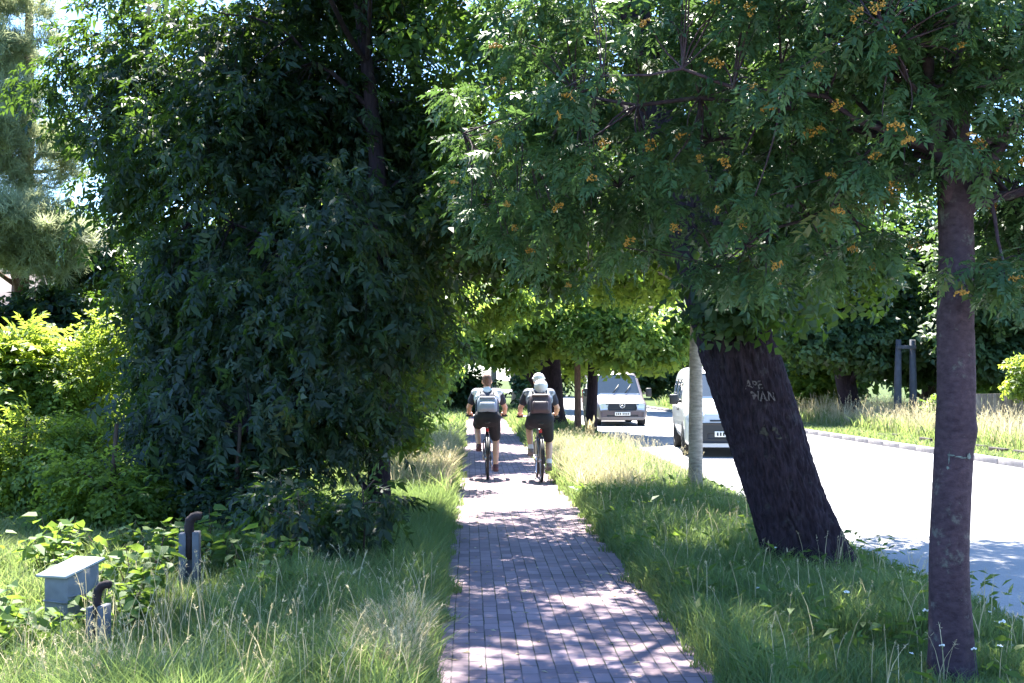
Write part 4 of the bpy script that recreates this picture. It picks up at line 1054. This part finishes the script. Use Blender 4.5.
# ------------------------------------------------------------------ vehicles
def interp(tab):
    xs = [t[0] for t in tab]; ys = [t[1] for t in tab]
    return lambda s: float(np.interp(s, xs, ys))
def vehicle(name, label, cat, loc, rz, L, W, Ttab, Btab, Wtab, belt, paint, low_mat, glass_s, side_glass, wheel_s, wr, spec):
    root = empty(name, loc, rz); tag(root, label, cat)
    T, B, Wf = interp(Ttab), interp(Btab), interp(Wtab)
    H = max(t[1] for t in Ttab); n_ = 7.0
    tum = lambda z: 1 - .13 * max(0, (z - belt) / (H - belt)) if z > belt else 1 - .03 * max(0, (belt * .55 - z) / belt)
    def top(s, u):
        b, t = B(s), T(s); z = (b + t) / 2 + (t - b) / 2 * (1 - min(1, abs(u)) ** n_) ** (1 / n_)
        return np.array([u * W / 2 * Wf(s) * tum(z), s, z])
    def side(s, z, sg):
        b, t = B(s), T(s); v = max(-.999, min(.999, (z - (b + t) / 2) / ((t - b) / 2)))
        return np.array([sg * W / 2 * Wf(s) * (1 - abs(v) ** n_) ** (1 / n_) * tum(z), s, z])
    # body
    S = sorted(set([t[0] for t in Ttab] + list(np.linspace(0, .3, 9)) + list(np.linspace(0, L, 40))))
    m = 48; V = []
    for s in S:
        b, t = B(s), T(s)
        for k in range(m):
            th = 2 * math.pi * k / m
            cx, cz = math.cos(th), math.sin(th)
            x = math.copysign(abs(cx) ** (2 / n_), cx); z = (b + t) / 2 + (t - b) / 2 * math.copysign(abs(cz) ** (2 / n_), cz)
            V.append((x * W / 2 * Wf(s) * tum(z), s, z))
    N = len(S); i, j = np.meshgrid(np.arange(N - 1), np.arange(m), indexing='ij'); j2 = (j + 1) % m
    q = np.stack([i * m + j, i * m + j2, (i + 1) * m + j2, (i + 1) * m + j], -1).reshape(-1, 4)
    c0, c1 = len(V), len(V) + 1; V += [(0, S[0], (B(S[0]) + T(S[0])) / 2), (0, S[-1], (B(L) + T(L)) / 2)]
    k = np.arange(m); k2 = (k + 1) % m
    tr = np.concatenate([np.stack([k, k2, np.full(m, c0)], -1)[:, ::-1], np.stack([(N - 1) * m + k2, (N - 1) * m + k, np.full(m, c1)], -1)[:, ::-1]])
    a = Acc(); a.addq(V, q, tr); bo = a.build('body', paint, root, smooth=True)
    bm = bmesh.new(); bm.from_mesh(bo.data); bmesh.ops.recalc_face_normals(bm, faces=bm.faces); bm.to_mesh(bo.data); bm.free()
    bo.data.set_sharp_from_angle(angle=math.radians(35))
    cen = np.array([0, L / 2, H * .45])
    def patch(fn, nu, nv, off, nm, mat, parent=root):
        G = np.array([[fn(u, v) for v in np.linspace(0, 1, nv)] for u in np.linspace(0, 1, nu)])
        du = np.gradient(G, axis=0); dv = np.gradient(G, axis=1); nn = np.cross(du, dv); nn /= (np.linalg.norm(nn, axis=2)[..., None] + 1e-9)
        sg = np.sign((nn * (G - cen)).sum(2)); nn *= np.where(sg == 0, 1, sg)[..., None]
        A = Acc(); V1 = (G + nn * off).reshape(-1, 3); V0 = (G - nn * .01).reshape(-1, 3); K = nu * nv
        f = [(i * nv + j, (i + 1) * nv + j, (i + 1) * nv + j + 1, i * nv + j + 1) for i in range(nu - 1) for j in range(nv - 1)]
        ring = [i * nv for i in range(nu)] + [(nu - 1) * nv + j for j in range(1, nv)] + [i * nv + nv - 1 for i in range(nu - 2, -1, -1)] + [j for j in range(nv - 2, 0, -1)]
        f += [(ring[k], ring[(k + 1) % len(ring)], K + ring[(k + 1) % len(ring)], K + ring[k]) for k in range(len(ring))]
        A.add(np.concatenate([V1, V0]), f)
        return A.build(nm, mat, parent, smooth=False)
    tp = lambda s0, s1, u0, u1, k=0.0: (lambda a_, b_: top(s0 + (s1 - s0) * a_, (u0 + (u1 - u0) * b_) * (1 - k * a_)))
    patch(tp(glass_s[0], glass_s[1], -.86, .86, .02), 12, 14, .006, 'windscreen', M['glass'])
    for (s0, s1, z0, z1, sl) in side_glass:
        for sg in (-1, 1):
            patch(lambda a_, b_: side(s0 + (s1 - s0) * a_ + sl * b_ * (1 - a_), z0 + (z1 - z0) * b_, sg), 6, 6, .006, 'side_window', M['glass'])
    fs = spec
    g_ = patch(tp(fs['grille'][0], fs['grille'][1], -fs['grille'][2], fs['grille'][2], fs.get('gk', 0)), 8, 10, .012, 'grille', M['black'])
    for sg in (-1, 1):
        f = fs['lamp']
        h = patch(lambda a_, b_: top(f[0] + (f[1] - f[0]) * a_, sg * (f[2] + (f[3] - f[2]) * b_ - f[4] * a_ * (1 - b_))), 6, 7, .012, 'headlight', M['lamp_glass'])
    if 'bumper' in fs:
        f = fs['bumper']
        patch(lambda a_, b_: top(f[0] + (f[1] - f[0]) * a_, -f[2] + 2 * f[2] * b_), 8, 16, .02, 'bumper', low_mat)
    if 'intake' in fs:
        f = fs['intake']; patch(tp(f[0], f[1], -f[2], f[2]), 5, 8, .022, 'air_intake', M['black'])
    f = fs['plate']
    pc = top(f[0], f[1])
    A = Acc(); A.box((pc[0], pc[1] - .045, pc[2]), (.52, .025, .115), bevel=.004); po = A.build('number_plate', M['plate'], root)
    A = Acc()
    for k in range(7):
        A.box((pc[0] - .2 + k * .062 + (.03 if k > 2 else 0), pc[1] - .060, pc[2]), (.034, .004, .07))
    A.build('plate_lettering', M['black'], po)
    if fs.get('emblem'):
        ec = top(fs['emblem'][0], 0); A = Acc(); R = .085
        th = np.linspace(0, 2 * np.pi, 25)
        A.tube([(R * math.cos(t) + ec[0], ec[1] - .04, ec[2] + R * math.sin(t)) for t in th], .011, 6)
        for t in (90, 210, 330):
            t = math.radians(t); A.tube([(ec[0], ec[1] - .04, ec[2]), (ec[0] + R * math.cos(t), ec[1] - .04, ec[2] + R * math.sin(t))], [.018, .004], 6)
        A.build('emblem', M['chrome'], root)
    # wipers and mirrors
    for sg in (-1, 1):
        ms = fs['mirror']; p = side(ms[0], ms[1], sg)
        A = Acc(); A.box((p[0] + sg * ms[2], p[1] - .02, p[2] + .05), (.19, .12, ms[3]), bevel=.03); mo = A.build('mirror', M['black'], root)
        A = Acc(); A.tube([p, (p[0] + sg * ms[2], p[1], p[2] + .02)], .025, 6); A.build('mirror_arm', M['black'], mo)
        w0 = top(glass_s[0] + .02, sg * .25); w1 = top(glass_s[0] + (glass_s[1] - glass_s[0]) * .45, sg * .25 + .3)
        A = Acc(); A.tube([w0 + [0, -.03, .03], w1 + [0, -.03, .03]], .012, 5); A.build('wiper', M['black'], root)
        dh = side(ms[0] + .85, belt - .12, sg)
        A = Acc(); A.box((dh[0] + sg * .02, dh[1], dh[2]), (.04, .2, .04), bevel=.01); A.build('door_handle', M['black'], root)
        for ws in wheel_s:
            c = Vector((sg * (W / 2 - .11), ws, wr))
            MM = Matrix.Translation(c) @ Matrix.Rotation(math.pi / 2, 4, 'Y')
            A = Acc(); A.lathe([(wr * .62, -.1), (wr * .95, -.11), (wr, -.07), (wr, .07), (wr * .95, .11), (wr * .62, .1), (wr * .62, -.1)], 28, MM); wo = A.build('wheel', M['rubber'], root, smooth=False)
            A = Acc(); A.lathe([(.001, -.06), (wr * .25, -.08), (wr * .6, -.07), (wr * .63, -.09), (wr * .63, .09), (wr * .6, .07), (wr * .25, .08), (.001, .06)], 20, MM); A.build('rim', M['steel'], wo)
            # dark arch round the wheel
            A = Acc(); th = np.linspace(0, math.pi, 13); xo = side(ws, wr + .1, sg)[0]
            Vv = [(xo + sg * .012, ws + (wr + .09) * math.cos(t), wr + (wr + .09) * math.sin(t)) for t in th] + [(xo + sg * .012, ws + wr * .6 * math.cos(t), wr + wr * .6 * math.sin(t)) for t in th]
            Vv += [(v[0] - sg * .2, v[1], v[2]) for v in Vv]
            A.add(Vv, [(k, k + 1, 14 + k, 13 + k) for k in range(12)] + [(26 + k, 27 + k, k + 1, k) for k in range(12)])
            A.build('wheel_arch', M['black'], root)
    A = Acc(); A.box((0, L / 2, .27), (W * .84, L * .94, .16)); A.build('underbody', M['black'], root)
    A = Acc(); p = side(L - .02, 1.0, 1)
    for sg in (-1, 1):
        p = side(L - .03, .95, sg); A = Acc(); A.box((p[0] - sg * .05, L + .01, .95), (.12, .06, .5), bevel=.01); A.build('tail_light', M['red_lamp'], root)
    return root

# silver van with the round star emblem
vehicle('van', 'silver delivery van with dark grille driving towards the camera behind the thin trunks', 'van', (3.72, 40.4, 0), math.atan(.05), 4.7, 1.74,
        [(0, .30), (.012, .42), (.04, .62), (.08, .76), (.18, .84), (.7, .98), (.9, 1.04), (1.65, 1.74), (1.85, 1.84), (2.2, 1.88), (4.6, 1.88), (4.7, 1.8)],
        [(0, .22), (.3, .2), (4.7, .25)], [(0, .86), (.06, .93), (.2, .985), (.5, 1), (4.5, 1), (4.7, .97)], 1.0, M['paint_silver'], M['nose'],
        (.92, 1.66), [(1.25, 2.1, 1.05, 1.6, .45), (2.25, 3.3, 1.05, 1.6, 0), (3.4, 4.4, 1.05, 1.6, 0)], (.8, 3.8), .31,
        dict(grille=(.028, .085, .60), gk=-.18, lamp=(.032, .095, .64, .95, .1), bumper=(0.002, .024, .96), intake=(.004, .009, .7), plate=(.013, 0), emblem=(.066,), mirror=(1.15, 1.08, .22, .30)))
# white van
vehicle('van', 'white van with black bumper and grille half hidden by the leaning tree', 'van', (4.55, 24.9, 0), -math.atan(.075), 4.7, 1.90,
        [(0, .30), (.012, .48), (.03, .72), (.08, .88), (.16, .98), (.8, 1.14), (.95, 1.2), (1.75, 1.78), (2.0, 1.86), (2.4, 1.92), (4.6, 1.92), (4.7, 1.8)],
        [(0, .22), (.3, .2), (4.7, .25)], [(0, .86), (.06, .93), (.2, .985), (.5, 1), (4.5, 1), (4.7, .97)], 1.08, M['paint_white'], M['black'],
        (.97, 1.72), [(1.3, 2.15, 1.12, 1.62, .45), (2.3, 3.3, 1.12, 1.62, 0), (3.4, 4.4, 1.12, 1.62, 0)], (.85, 3.85), .32,
        dict(grille=(.04, .05, .5), lamp=(.04, .12, .66, .95, .08), bumper=(0.0, .031, .97), intake=(.006, .014, .6), plate=(.013, -.1), mirror=(1.3, 1.14, .17, .22)))
# ------------------------------------------------------------------ bicycles and riders
BB = np.array([0, -.07, .29])
def bicycle(label, loc, rz, paint, crank_deg):
    o = empty('bicycle', loc, rz); tag(o, label, 'bicycle')
    rw, fw = (0, -.5, .345), (0, .56, .345)
    a = Acc(); st = (0, -.2, .80); hd0, hd1 = (0, .40, .66), (0, .36, .88)
    for p, q, r_ in ((BB, st, .018), (BB, hd0, .021), ((0, -.19, .77), hd1, .018), (hd0, hd1, .022)): a.tube([p, q], r_, 8)
    for s in (-1, 1):
        a.tube([BB + [s * .02, 0, 0], (s * .06, -.5, .345)], .01, 6); a.tube([(s * .015, -.19, .76), (s * .06, -.5, .345)], .009, 6)
    a.build('frame', paint, o, smooth=True)
    a = Acc(); a.tube([hd0, (0, .42, .6)], .02, 8)
    for s in (-1, 1): a.tube([(s * .02, .42, .62), (s * .06, .44, .58), (s * .055, .56, .345)], .012, 6)
    a.build('fork', paint, o)
    for c in (rw, fw):
        MM = Matrix.Translation(c) @ Matrix.Rotation(math.pi / 2, 4, 'Y')
        a = Acc(); th = np.linspace(0, 2 * np.pi, 41); a.tube([(0, c[1] + .325 * math.cos(t), c[2] + .325 * math.sin(t)) for t in th], .021, 8, cap=False)
        wo = a.build('wheel', M['rubber'], o, smooth=True)
        a = Acc(); a.lathe([(.292, -.012), (.306, -.013), (.306, .013), (.292, .012), (.292, -.012)], 36, MM); a.build('rim', M['steel'], wo)
        a = Acc(); a.lathe([(.001, -.045), (.02, -.045), (.02, .045), (.001, .045)], 10, MM)
        for k in range(28):
            t = 2 * math.pi * k / 28; s = .03 if k % 2 else -.03
            a.tube([(s, c[1] + .02 * math.cos(t), c[2] + .02 * math.sin(t)), (0, c[1] + .295 * math.cos(t + .25), c[2] + .295 * math.sin(t + .25))], .0012, 3, cap=False)
        a.build('spokes', M['steel'], wo)
    a = Acc(); a.tube([st, (0, -.235, .91)], .014, 8)
    a.build('seat_post', M['steel'], o)
    a = Acc(); a.ball((0, -.27, .925), (.07, .10, .028), 12, 8); a.capsule((0, -.23, .925), .028, (0, -.06, .925), .016, 10); a.build('saddle', M['black'], o, smooth=True)
    a = Acc(); a.tube([hd1, (0, .35, .98)], .018, 8); a.tube([(0, .35, .98), (0, .41, 1.02)], .016, 8)
    a.tube([(-.35, .37, 1.015), (-.2, .41, 1.015), (0, .42, 1.02), (.2, .41, 1.015), (.35, .37, 1.015)], .012, 8); ho = a.build('handlebar', M['steel'], o, smooth=True)
    for s in (-1, 1):
        a = Acc(); a.tube([(s * .235, .40, 1.015), (s * .352, .3695, 1.015)], .017, 8); a.build('grip', M['black'], ho)
        a = Acc(); a.tube([(s * .22, .42, 1.01), (s * .25, .45, 1.0), (s * .33, .43, .995)], .006, 5); a.build('brake_lever', M['black'], ho)
    c = math.radians(crank_deg); dv = np.array([0, math.cos(c), math.sin(c)]) * .17
    a = Acc(); MM = Matrix.Translation(BB + [.05, 0, 0]) @ Matrix.Rotation(math.pi / 2, 4, 'Y'); a.lathe([(.03, -.003), (.095, -.003), (.095, .003), (.03, .003), (.03, -.003)], 28, MM)
    ped = {}
    for s, sg in ((-1, 1), (1, -1)):
        p = BB + dv * sg + [s * .085, 0, 0]; a.tube([BB + [s * .06, 0, 0], p], .012, 6); ped[s] = p + [s * .055, 0, 0]
    co = a.build('crank', M['steel'], o)
    for s in (-1, 1):
        a = Acc(); a.box(tuple(ped[s]), (.1, .09, .025), bevel=.006); a.build('pedal', M['black'], co)
    a = Acc(); a.tube([(.05, -.5, .38), (.05, -.07, .385)], .005, 4); a.tube([(.05, -.5, .31), (.05, -.07, .195)], .005, 4); a.lathe([(.02, -.01), (.045, -.01), (.045, .01), (.02, .01)], 16, Matrix.Translation((.05, -.5, .345)) @ Matrix.Rotation(math.pi / 2, 4, 'Y'))
    a.build('chain', M['black'], o)
    a = Acc(); a.box((0, -.25, .80), (.05, .03, .06), bevel=.01); a.build('rear_light', M['red_lamp'], o)
    a = Acc(); th = np.linspace(math.radians(60), math.radians(170), 12)
    for s0 in (-1, 1):
        a.tube([(s0 * .018, -.5 + .37 * math.cos(t), .345 + .37 * math.sin(t)) for t in th], .012, 5)
    a.build('mudguard', M['black'], o)
    return ped
def ik(a_, b_, l0, l1, pole):
    a_, b_, pole = (np.asarray(v, float) for v in (a_, b_, pole))
    d = b_ - a_; L = min(np.linalg.norm(d), (l0 + l1) * .998); u = d / np.linalg.norm(d)
    x = (l0 * l0 - l1 * l1 + L * L) / (2 * L); h = math.sqrt(max(0, l0 * l0 - x * x))
    p = pole - u * np.dot(pole, u); p /= np.linalg.norm(p)
    return a_ + u * x + p * h
def rider(label, loc, rz, ped, yoke, hat, shoe, sock, turn=0.0):
    o = empty('person', loc, rz); tag(o, label, 'person')
    J = {}
    for s in (-1, 1):
        J['hip', s] = np.array([s * .095, -.2, .985]); J['ank', s] = ped[s] + np.array([-s * .0, -.075, .10])
        J['kne', s] = ik(J['hip', s], J['ank', s], .44, .43, (s * .12, 1, .4))
        J['sho', s] = np.array([s * .185, .07, 1.405]); J['wri', s] = np.array([s * .295, .325, 1.055])
        J['elb', s] = ik(J['sho', s], J['wri', s], .275, .245, (s * .45, -.5, -.6))
    neck0, neck1, head = np.array([0, .09, 1.43]), np.array([0, .135, 1.52]), np.array([0, .16, 1.60])
    b = Acc()
    b.capsule((-.07, -.2, .99), .13, (.07, -.2, .99), .13); b.capsule((-.05, -.17, 1.03), .12, (-.06, -.02, 1.28), .115); b.capsule((.05, -.17, 1.03), .12, (.06, -.02, 1.28), .115)
    b.capsule((-.09, -.0, 1.3), .11, (-.1, .05, 1.37), .09); b.capsule((.09, -.0, 1.3), .11, (.1, .05, 1.37), .09); b.capsule((-.17, .06, 1.40), .062, (.17, .06, 1.40), .062)
    b.capsule(neck0 - [0, .02, .03], .075, neck1, .056); b.capsule(neck1, .055, head - [0, .01, .02], .058)
    b.ball(head, (.074, .095, .112), 18, 14); b.ball(head + [0, .05, -.055], (.052, .05, .05), 12, 8)
    b.capsule(head + [0, .09, .005], .012, head + [0, .113, -.022], .015)
    for s in (-1, 1):
        b.ball(head + [s * .077, -.005, -.01], (.013, .022, .032), 8, 6)
        b.capsule(J['sho', s], .066, J['sho', s] * .5 + J['elb', s] * .5, .052); b.capsule(J['sho', s] * .5 + J['elb', s] * .5, .052, J['elb', s], .041)
        b.capsule(J['elb', s], .042, J['elb', s] * .6 + J['wri', s] * .4, .042); b.capsule(J['elb', s] * .6 + J['wri', s] * .4, .042, J['wri', s], .028)
        hp, kn, an = J['hip', s], J['kne', s], J['ank', s]
        b.capsule(hp, .1, hp * .5 + kn * .5, .08); b.capsule(hp * .5 + kn * .5, .08, kn, .058)
        calf = kn * .66 + an * .34 + np.array([0, -.018, 0]); b.capsule(kn, .055, calf, .058); b.capsule(calf, .058, an, .038)
        b.capsule(an, .038, an + [0, .03, -.05], .04); b.capsule(an + [0, -.03, -.055], .036, an + [0, .15, -.075], .034)
        # hand: palm over the grip, four curled fingers and a thumb
        w = J['wri', s]; pc = np.array([s * .295, .375, 1.06])
        b.capsule(w, .028, pc + [s * .0, -.01, 0], .026); b.capsule(pc + [-.032, 0, 0], .019, pc + [.032, 0, 0], .019)
        for k, (dx, l) in enumerate(((-.036, 1.0), (-.012, 1.1), (.012, 1.03), (.035, .82))):
            x = pc[0] + s * dx
            f = [(x, pc[1] + .01, pc[2] + .006), (x, pc[1] + .04 * l, pc[2] - .008), (x, pc[1] + .043 * l, pc[2] - .038), (x, pc[1] + .02, pc[2] - .056 * l)]
            for q in range(3): b.capsule(f[q], .0098 - .0008 * q, f[q + 1], .0092 - .0008 * q, 8)
        f = [(pc[0] - s * .04, pc[1] - .02, pc[2] - .005), (pc[0] - s * .055, pc[1] + .0, pc[2] - .03), (pc[0] - s * .04, pc[1] + .012, pc[2] - .052)]
        for q in range(2): b.capsule(f[q], .0115, f[q + 1], .0105, 8)
    remeshed(b, 'body', M['skin'], o, .007, 3)
    # clothing
    c = Acc(); g_ = .016
    c.capsule((-.06, -.16, 1.03), .125 + g_, (-.065, -.02, 1.28), .12 + g_); c.capsule((.06, -.16, 1.03), .125 + g_, (.065, -.02, 1.28), .12 + g_)
    c.capsule((-.09, .0, 1.3), .11 + g_, (-.1, .05, 1.37), .09 + g_); c.capsule((.09, .0, 1.3), .11 + g_, (.1, .05, 1.37), .09 + g_); c.capsule((-.17, .06, 1.4), .064 + g_, (.17, .06, 1.4), .064 + g_)
    for s in (-1, 1): c.capsule(J['sho', s], .068 + g_, J['sho', s] * .42 + J['elb', s] * .58, .056 + g_)
    remeshed(c, 'jersey', M['navy'], o, .012, 4)
    c = Acc(); g_ = .0195
    c.capsule((-.1, .0, 1.3), .108 + g_, (-.11, .05, 1.37), .088 + g_); c.capsule((.1, .0, 1.3), .108 + g_, (.11, .05, 1.37), .088 + g_); c.capsule((-.185, .06, 1.4), .064 + g_, (.185, .06, 1.4), .064 + g_)
    c.capsule(neck0 - [0, .02, .02], .08, neck0 + [0, .0, .02], .07)
    remeshed(c, 'jersey_yoke', yoke, o, .012, 4)
    c = Acc(); g_ = .02
    c.capsule((-.075, -.2, .99), .135 + g_, (.075, -.2, .99), .135 + g_); c.capsule((0, -.18, 1.06), .14, (0, -.17, 1.10), .14)
    for s in (-1, 1):
        hp, kn = J['hip', s], J['kne', s]; e = hp * .22 + kn * .78
        c.capsule(hp, .105 + g_, hp * .5 + kn * .5, .088 + g_); c.capsule(hp * .5 + kn * .5, .088 + g_, e, .072 + g_)
    remeshed(c, 'shorts', M['shorts'], o, .012, 4)
    for s in (-1, 1):
        an, kn = J['ank', s], J['kne', s]
        c = Acc(); c.capsule(an + [0, -.04, -.055], .047, an + [0, .1, -.07], .048); c.capsule(an + [0, .1, -.07], .048, an + [0, .175, -.083], .036); c.capsule(an + [0, -.01, -.03], .05, an + [0, .0, -.01], .047)
        c.box(tuple(an + [0, .06, -.105]), (.085, .27, .025), bevel=.01)
        remeshed(c, 'shoe', shoe, o, .008, 3)
        c = Acc(); c.capsule(an, .045, an * .86 + kn * .14, .048); remeshed(c, 'sock', sock, o, .01, 2)
    for s in (-1, 1):
        c = Acc(); c.ball(head + [s * .03, .087, .012], (.011, .008, .008), 8, 6); c.build('eye', M['eye'], o)
    c = Acc(); c.box(tuple(head + [0, .1, -.055]), (.045, .012, .008), bevel=.003); c.build('mouth', M['shoe'], o)
    # hair at the back and sides
    c = Acc(); c.ball(head + [0, -.022, .024], (.083, .09, .104), 18, 12); c.ball(head + [0, -.05, -.035], (.07, .06, .075), 14, 10)
    remeshed(c, 'hair', M['hair'], o, .01, 2)
    if hat:
        c = Acc(); c.ball(head + [0, -.014, .045], (.097, .115, .095), 18, 12); c.lathe([(.085, 0), (.108, -.01), (.11, -.003), (.09, .012), (.085, 0)], 24, Matrix.Translation(head + [0, -.012, .05]) @ Matrix.Rotation(.1, 4, 'X'))
        c.build('cap', M['whitecloth'], o, smooth=True)
        c = Acc(); MM = Matrix.Translation((.025, -.035, 1.525)) @ Matrix.Rotation(math.radians(72), 4, 'X')
        c.lathe([(.001, .05), (.045, .045), (.075, .02), (.085, .0), (.112, -.01), (.112, -.016), (.08, -.014), (.001, -.014)], 24, MM); c.build('sun_hat', M['whitecloth'], o, smooth=True)
    return o
def backpack(label, loc, rz, mat, pocket, w, h, z0):
    o = empty('backpack', loc, rz); tag(o, label, 'backpack')
    R = Matrix.Rotation(math.radians(-24), 4, 'X')
    cpt = Vector((0, -.215, z0))
    def bx(c, s_, bv, nm, m):
        a = Acc(); a.box((0, 0, 0), s_, bevel=bv, M=None)
        V = np.concatenate(a.V); a.V = [V]
        ob = a.build(nm, m, o, smooth=True)
        ob.matrix_local = Matrix.Translation(cpt) @ R @ Matrix.Translation(c)
        return ob
    bx((0, 0, 0), (w, .15, h), .06, 'bag', mat)
    bx((0, -.08, -h * .17), (w * .78, .07, h * .52), .03, 'pocket', pocket)
    bx((0, -.03, h * .40), (w * .8, .13, h * .18), .035, 'lid', mat)
    for s in (-1, 1):
        a = Acc(); a.tube([(s * .1, -.13, z0 + h * .42), (s * .115, -.0, 1.475), (s * .125, .12, 1.44), (s * .14, .13, 1.32), (s * .15, .04, 1.16), (s * .14, -.1, z0 - h * .35)], .014, 6); a.build('strap', M['black'], o)
        a = Acc(); a.tube([(s * w * .28, -.30, z0 + h * .05), (s * w * .28, -.305, z0 + h * .22)], .006, 5); a.build('buckle_strap', M['black'], o)
    return o
b1 = ((487 - 512) / 1200 * 19.9, 20.0, .014); b2 = ((539.5 - 512) / 1200 * 19.4, 19.55, .014)
ped = bicycle('dark bicycle ridden by the bareheaded cyclist', b1, PATH_A, M['bike'], 75)
rider('bareheaded cyclist in white shouldered top and black shorts riding away', b1, PATH_A, ped, M['whitecloth'], False, M['shoe'], M['skin'])
backpack('pale grey blue backpack on the back of the bareheaded cyclist', b1, PATH_A, M['pack_grey'], M['pack_grey'], .33, .28, 1.20)
ped = bicycle('grey bicycle ridden by the cyclist in the white cap', b2, PATH_A + .01, M['bike2'], 40)
rider('cyclist in white cap and grey patterned top riding away along the path', b2, PATH_A + .01, ped, M['mottle'], True, M['shoe2'], M['whitecloth'])
backpack('dark purple backpack on the back of the cyclist in the cap', b2, PATH_A + .01, M['pack_dark'], M['pack_dark'], .34, .34, 1.22)
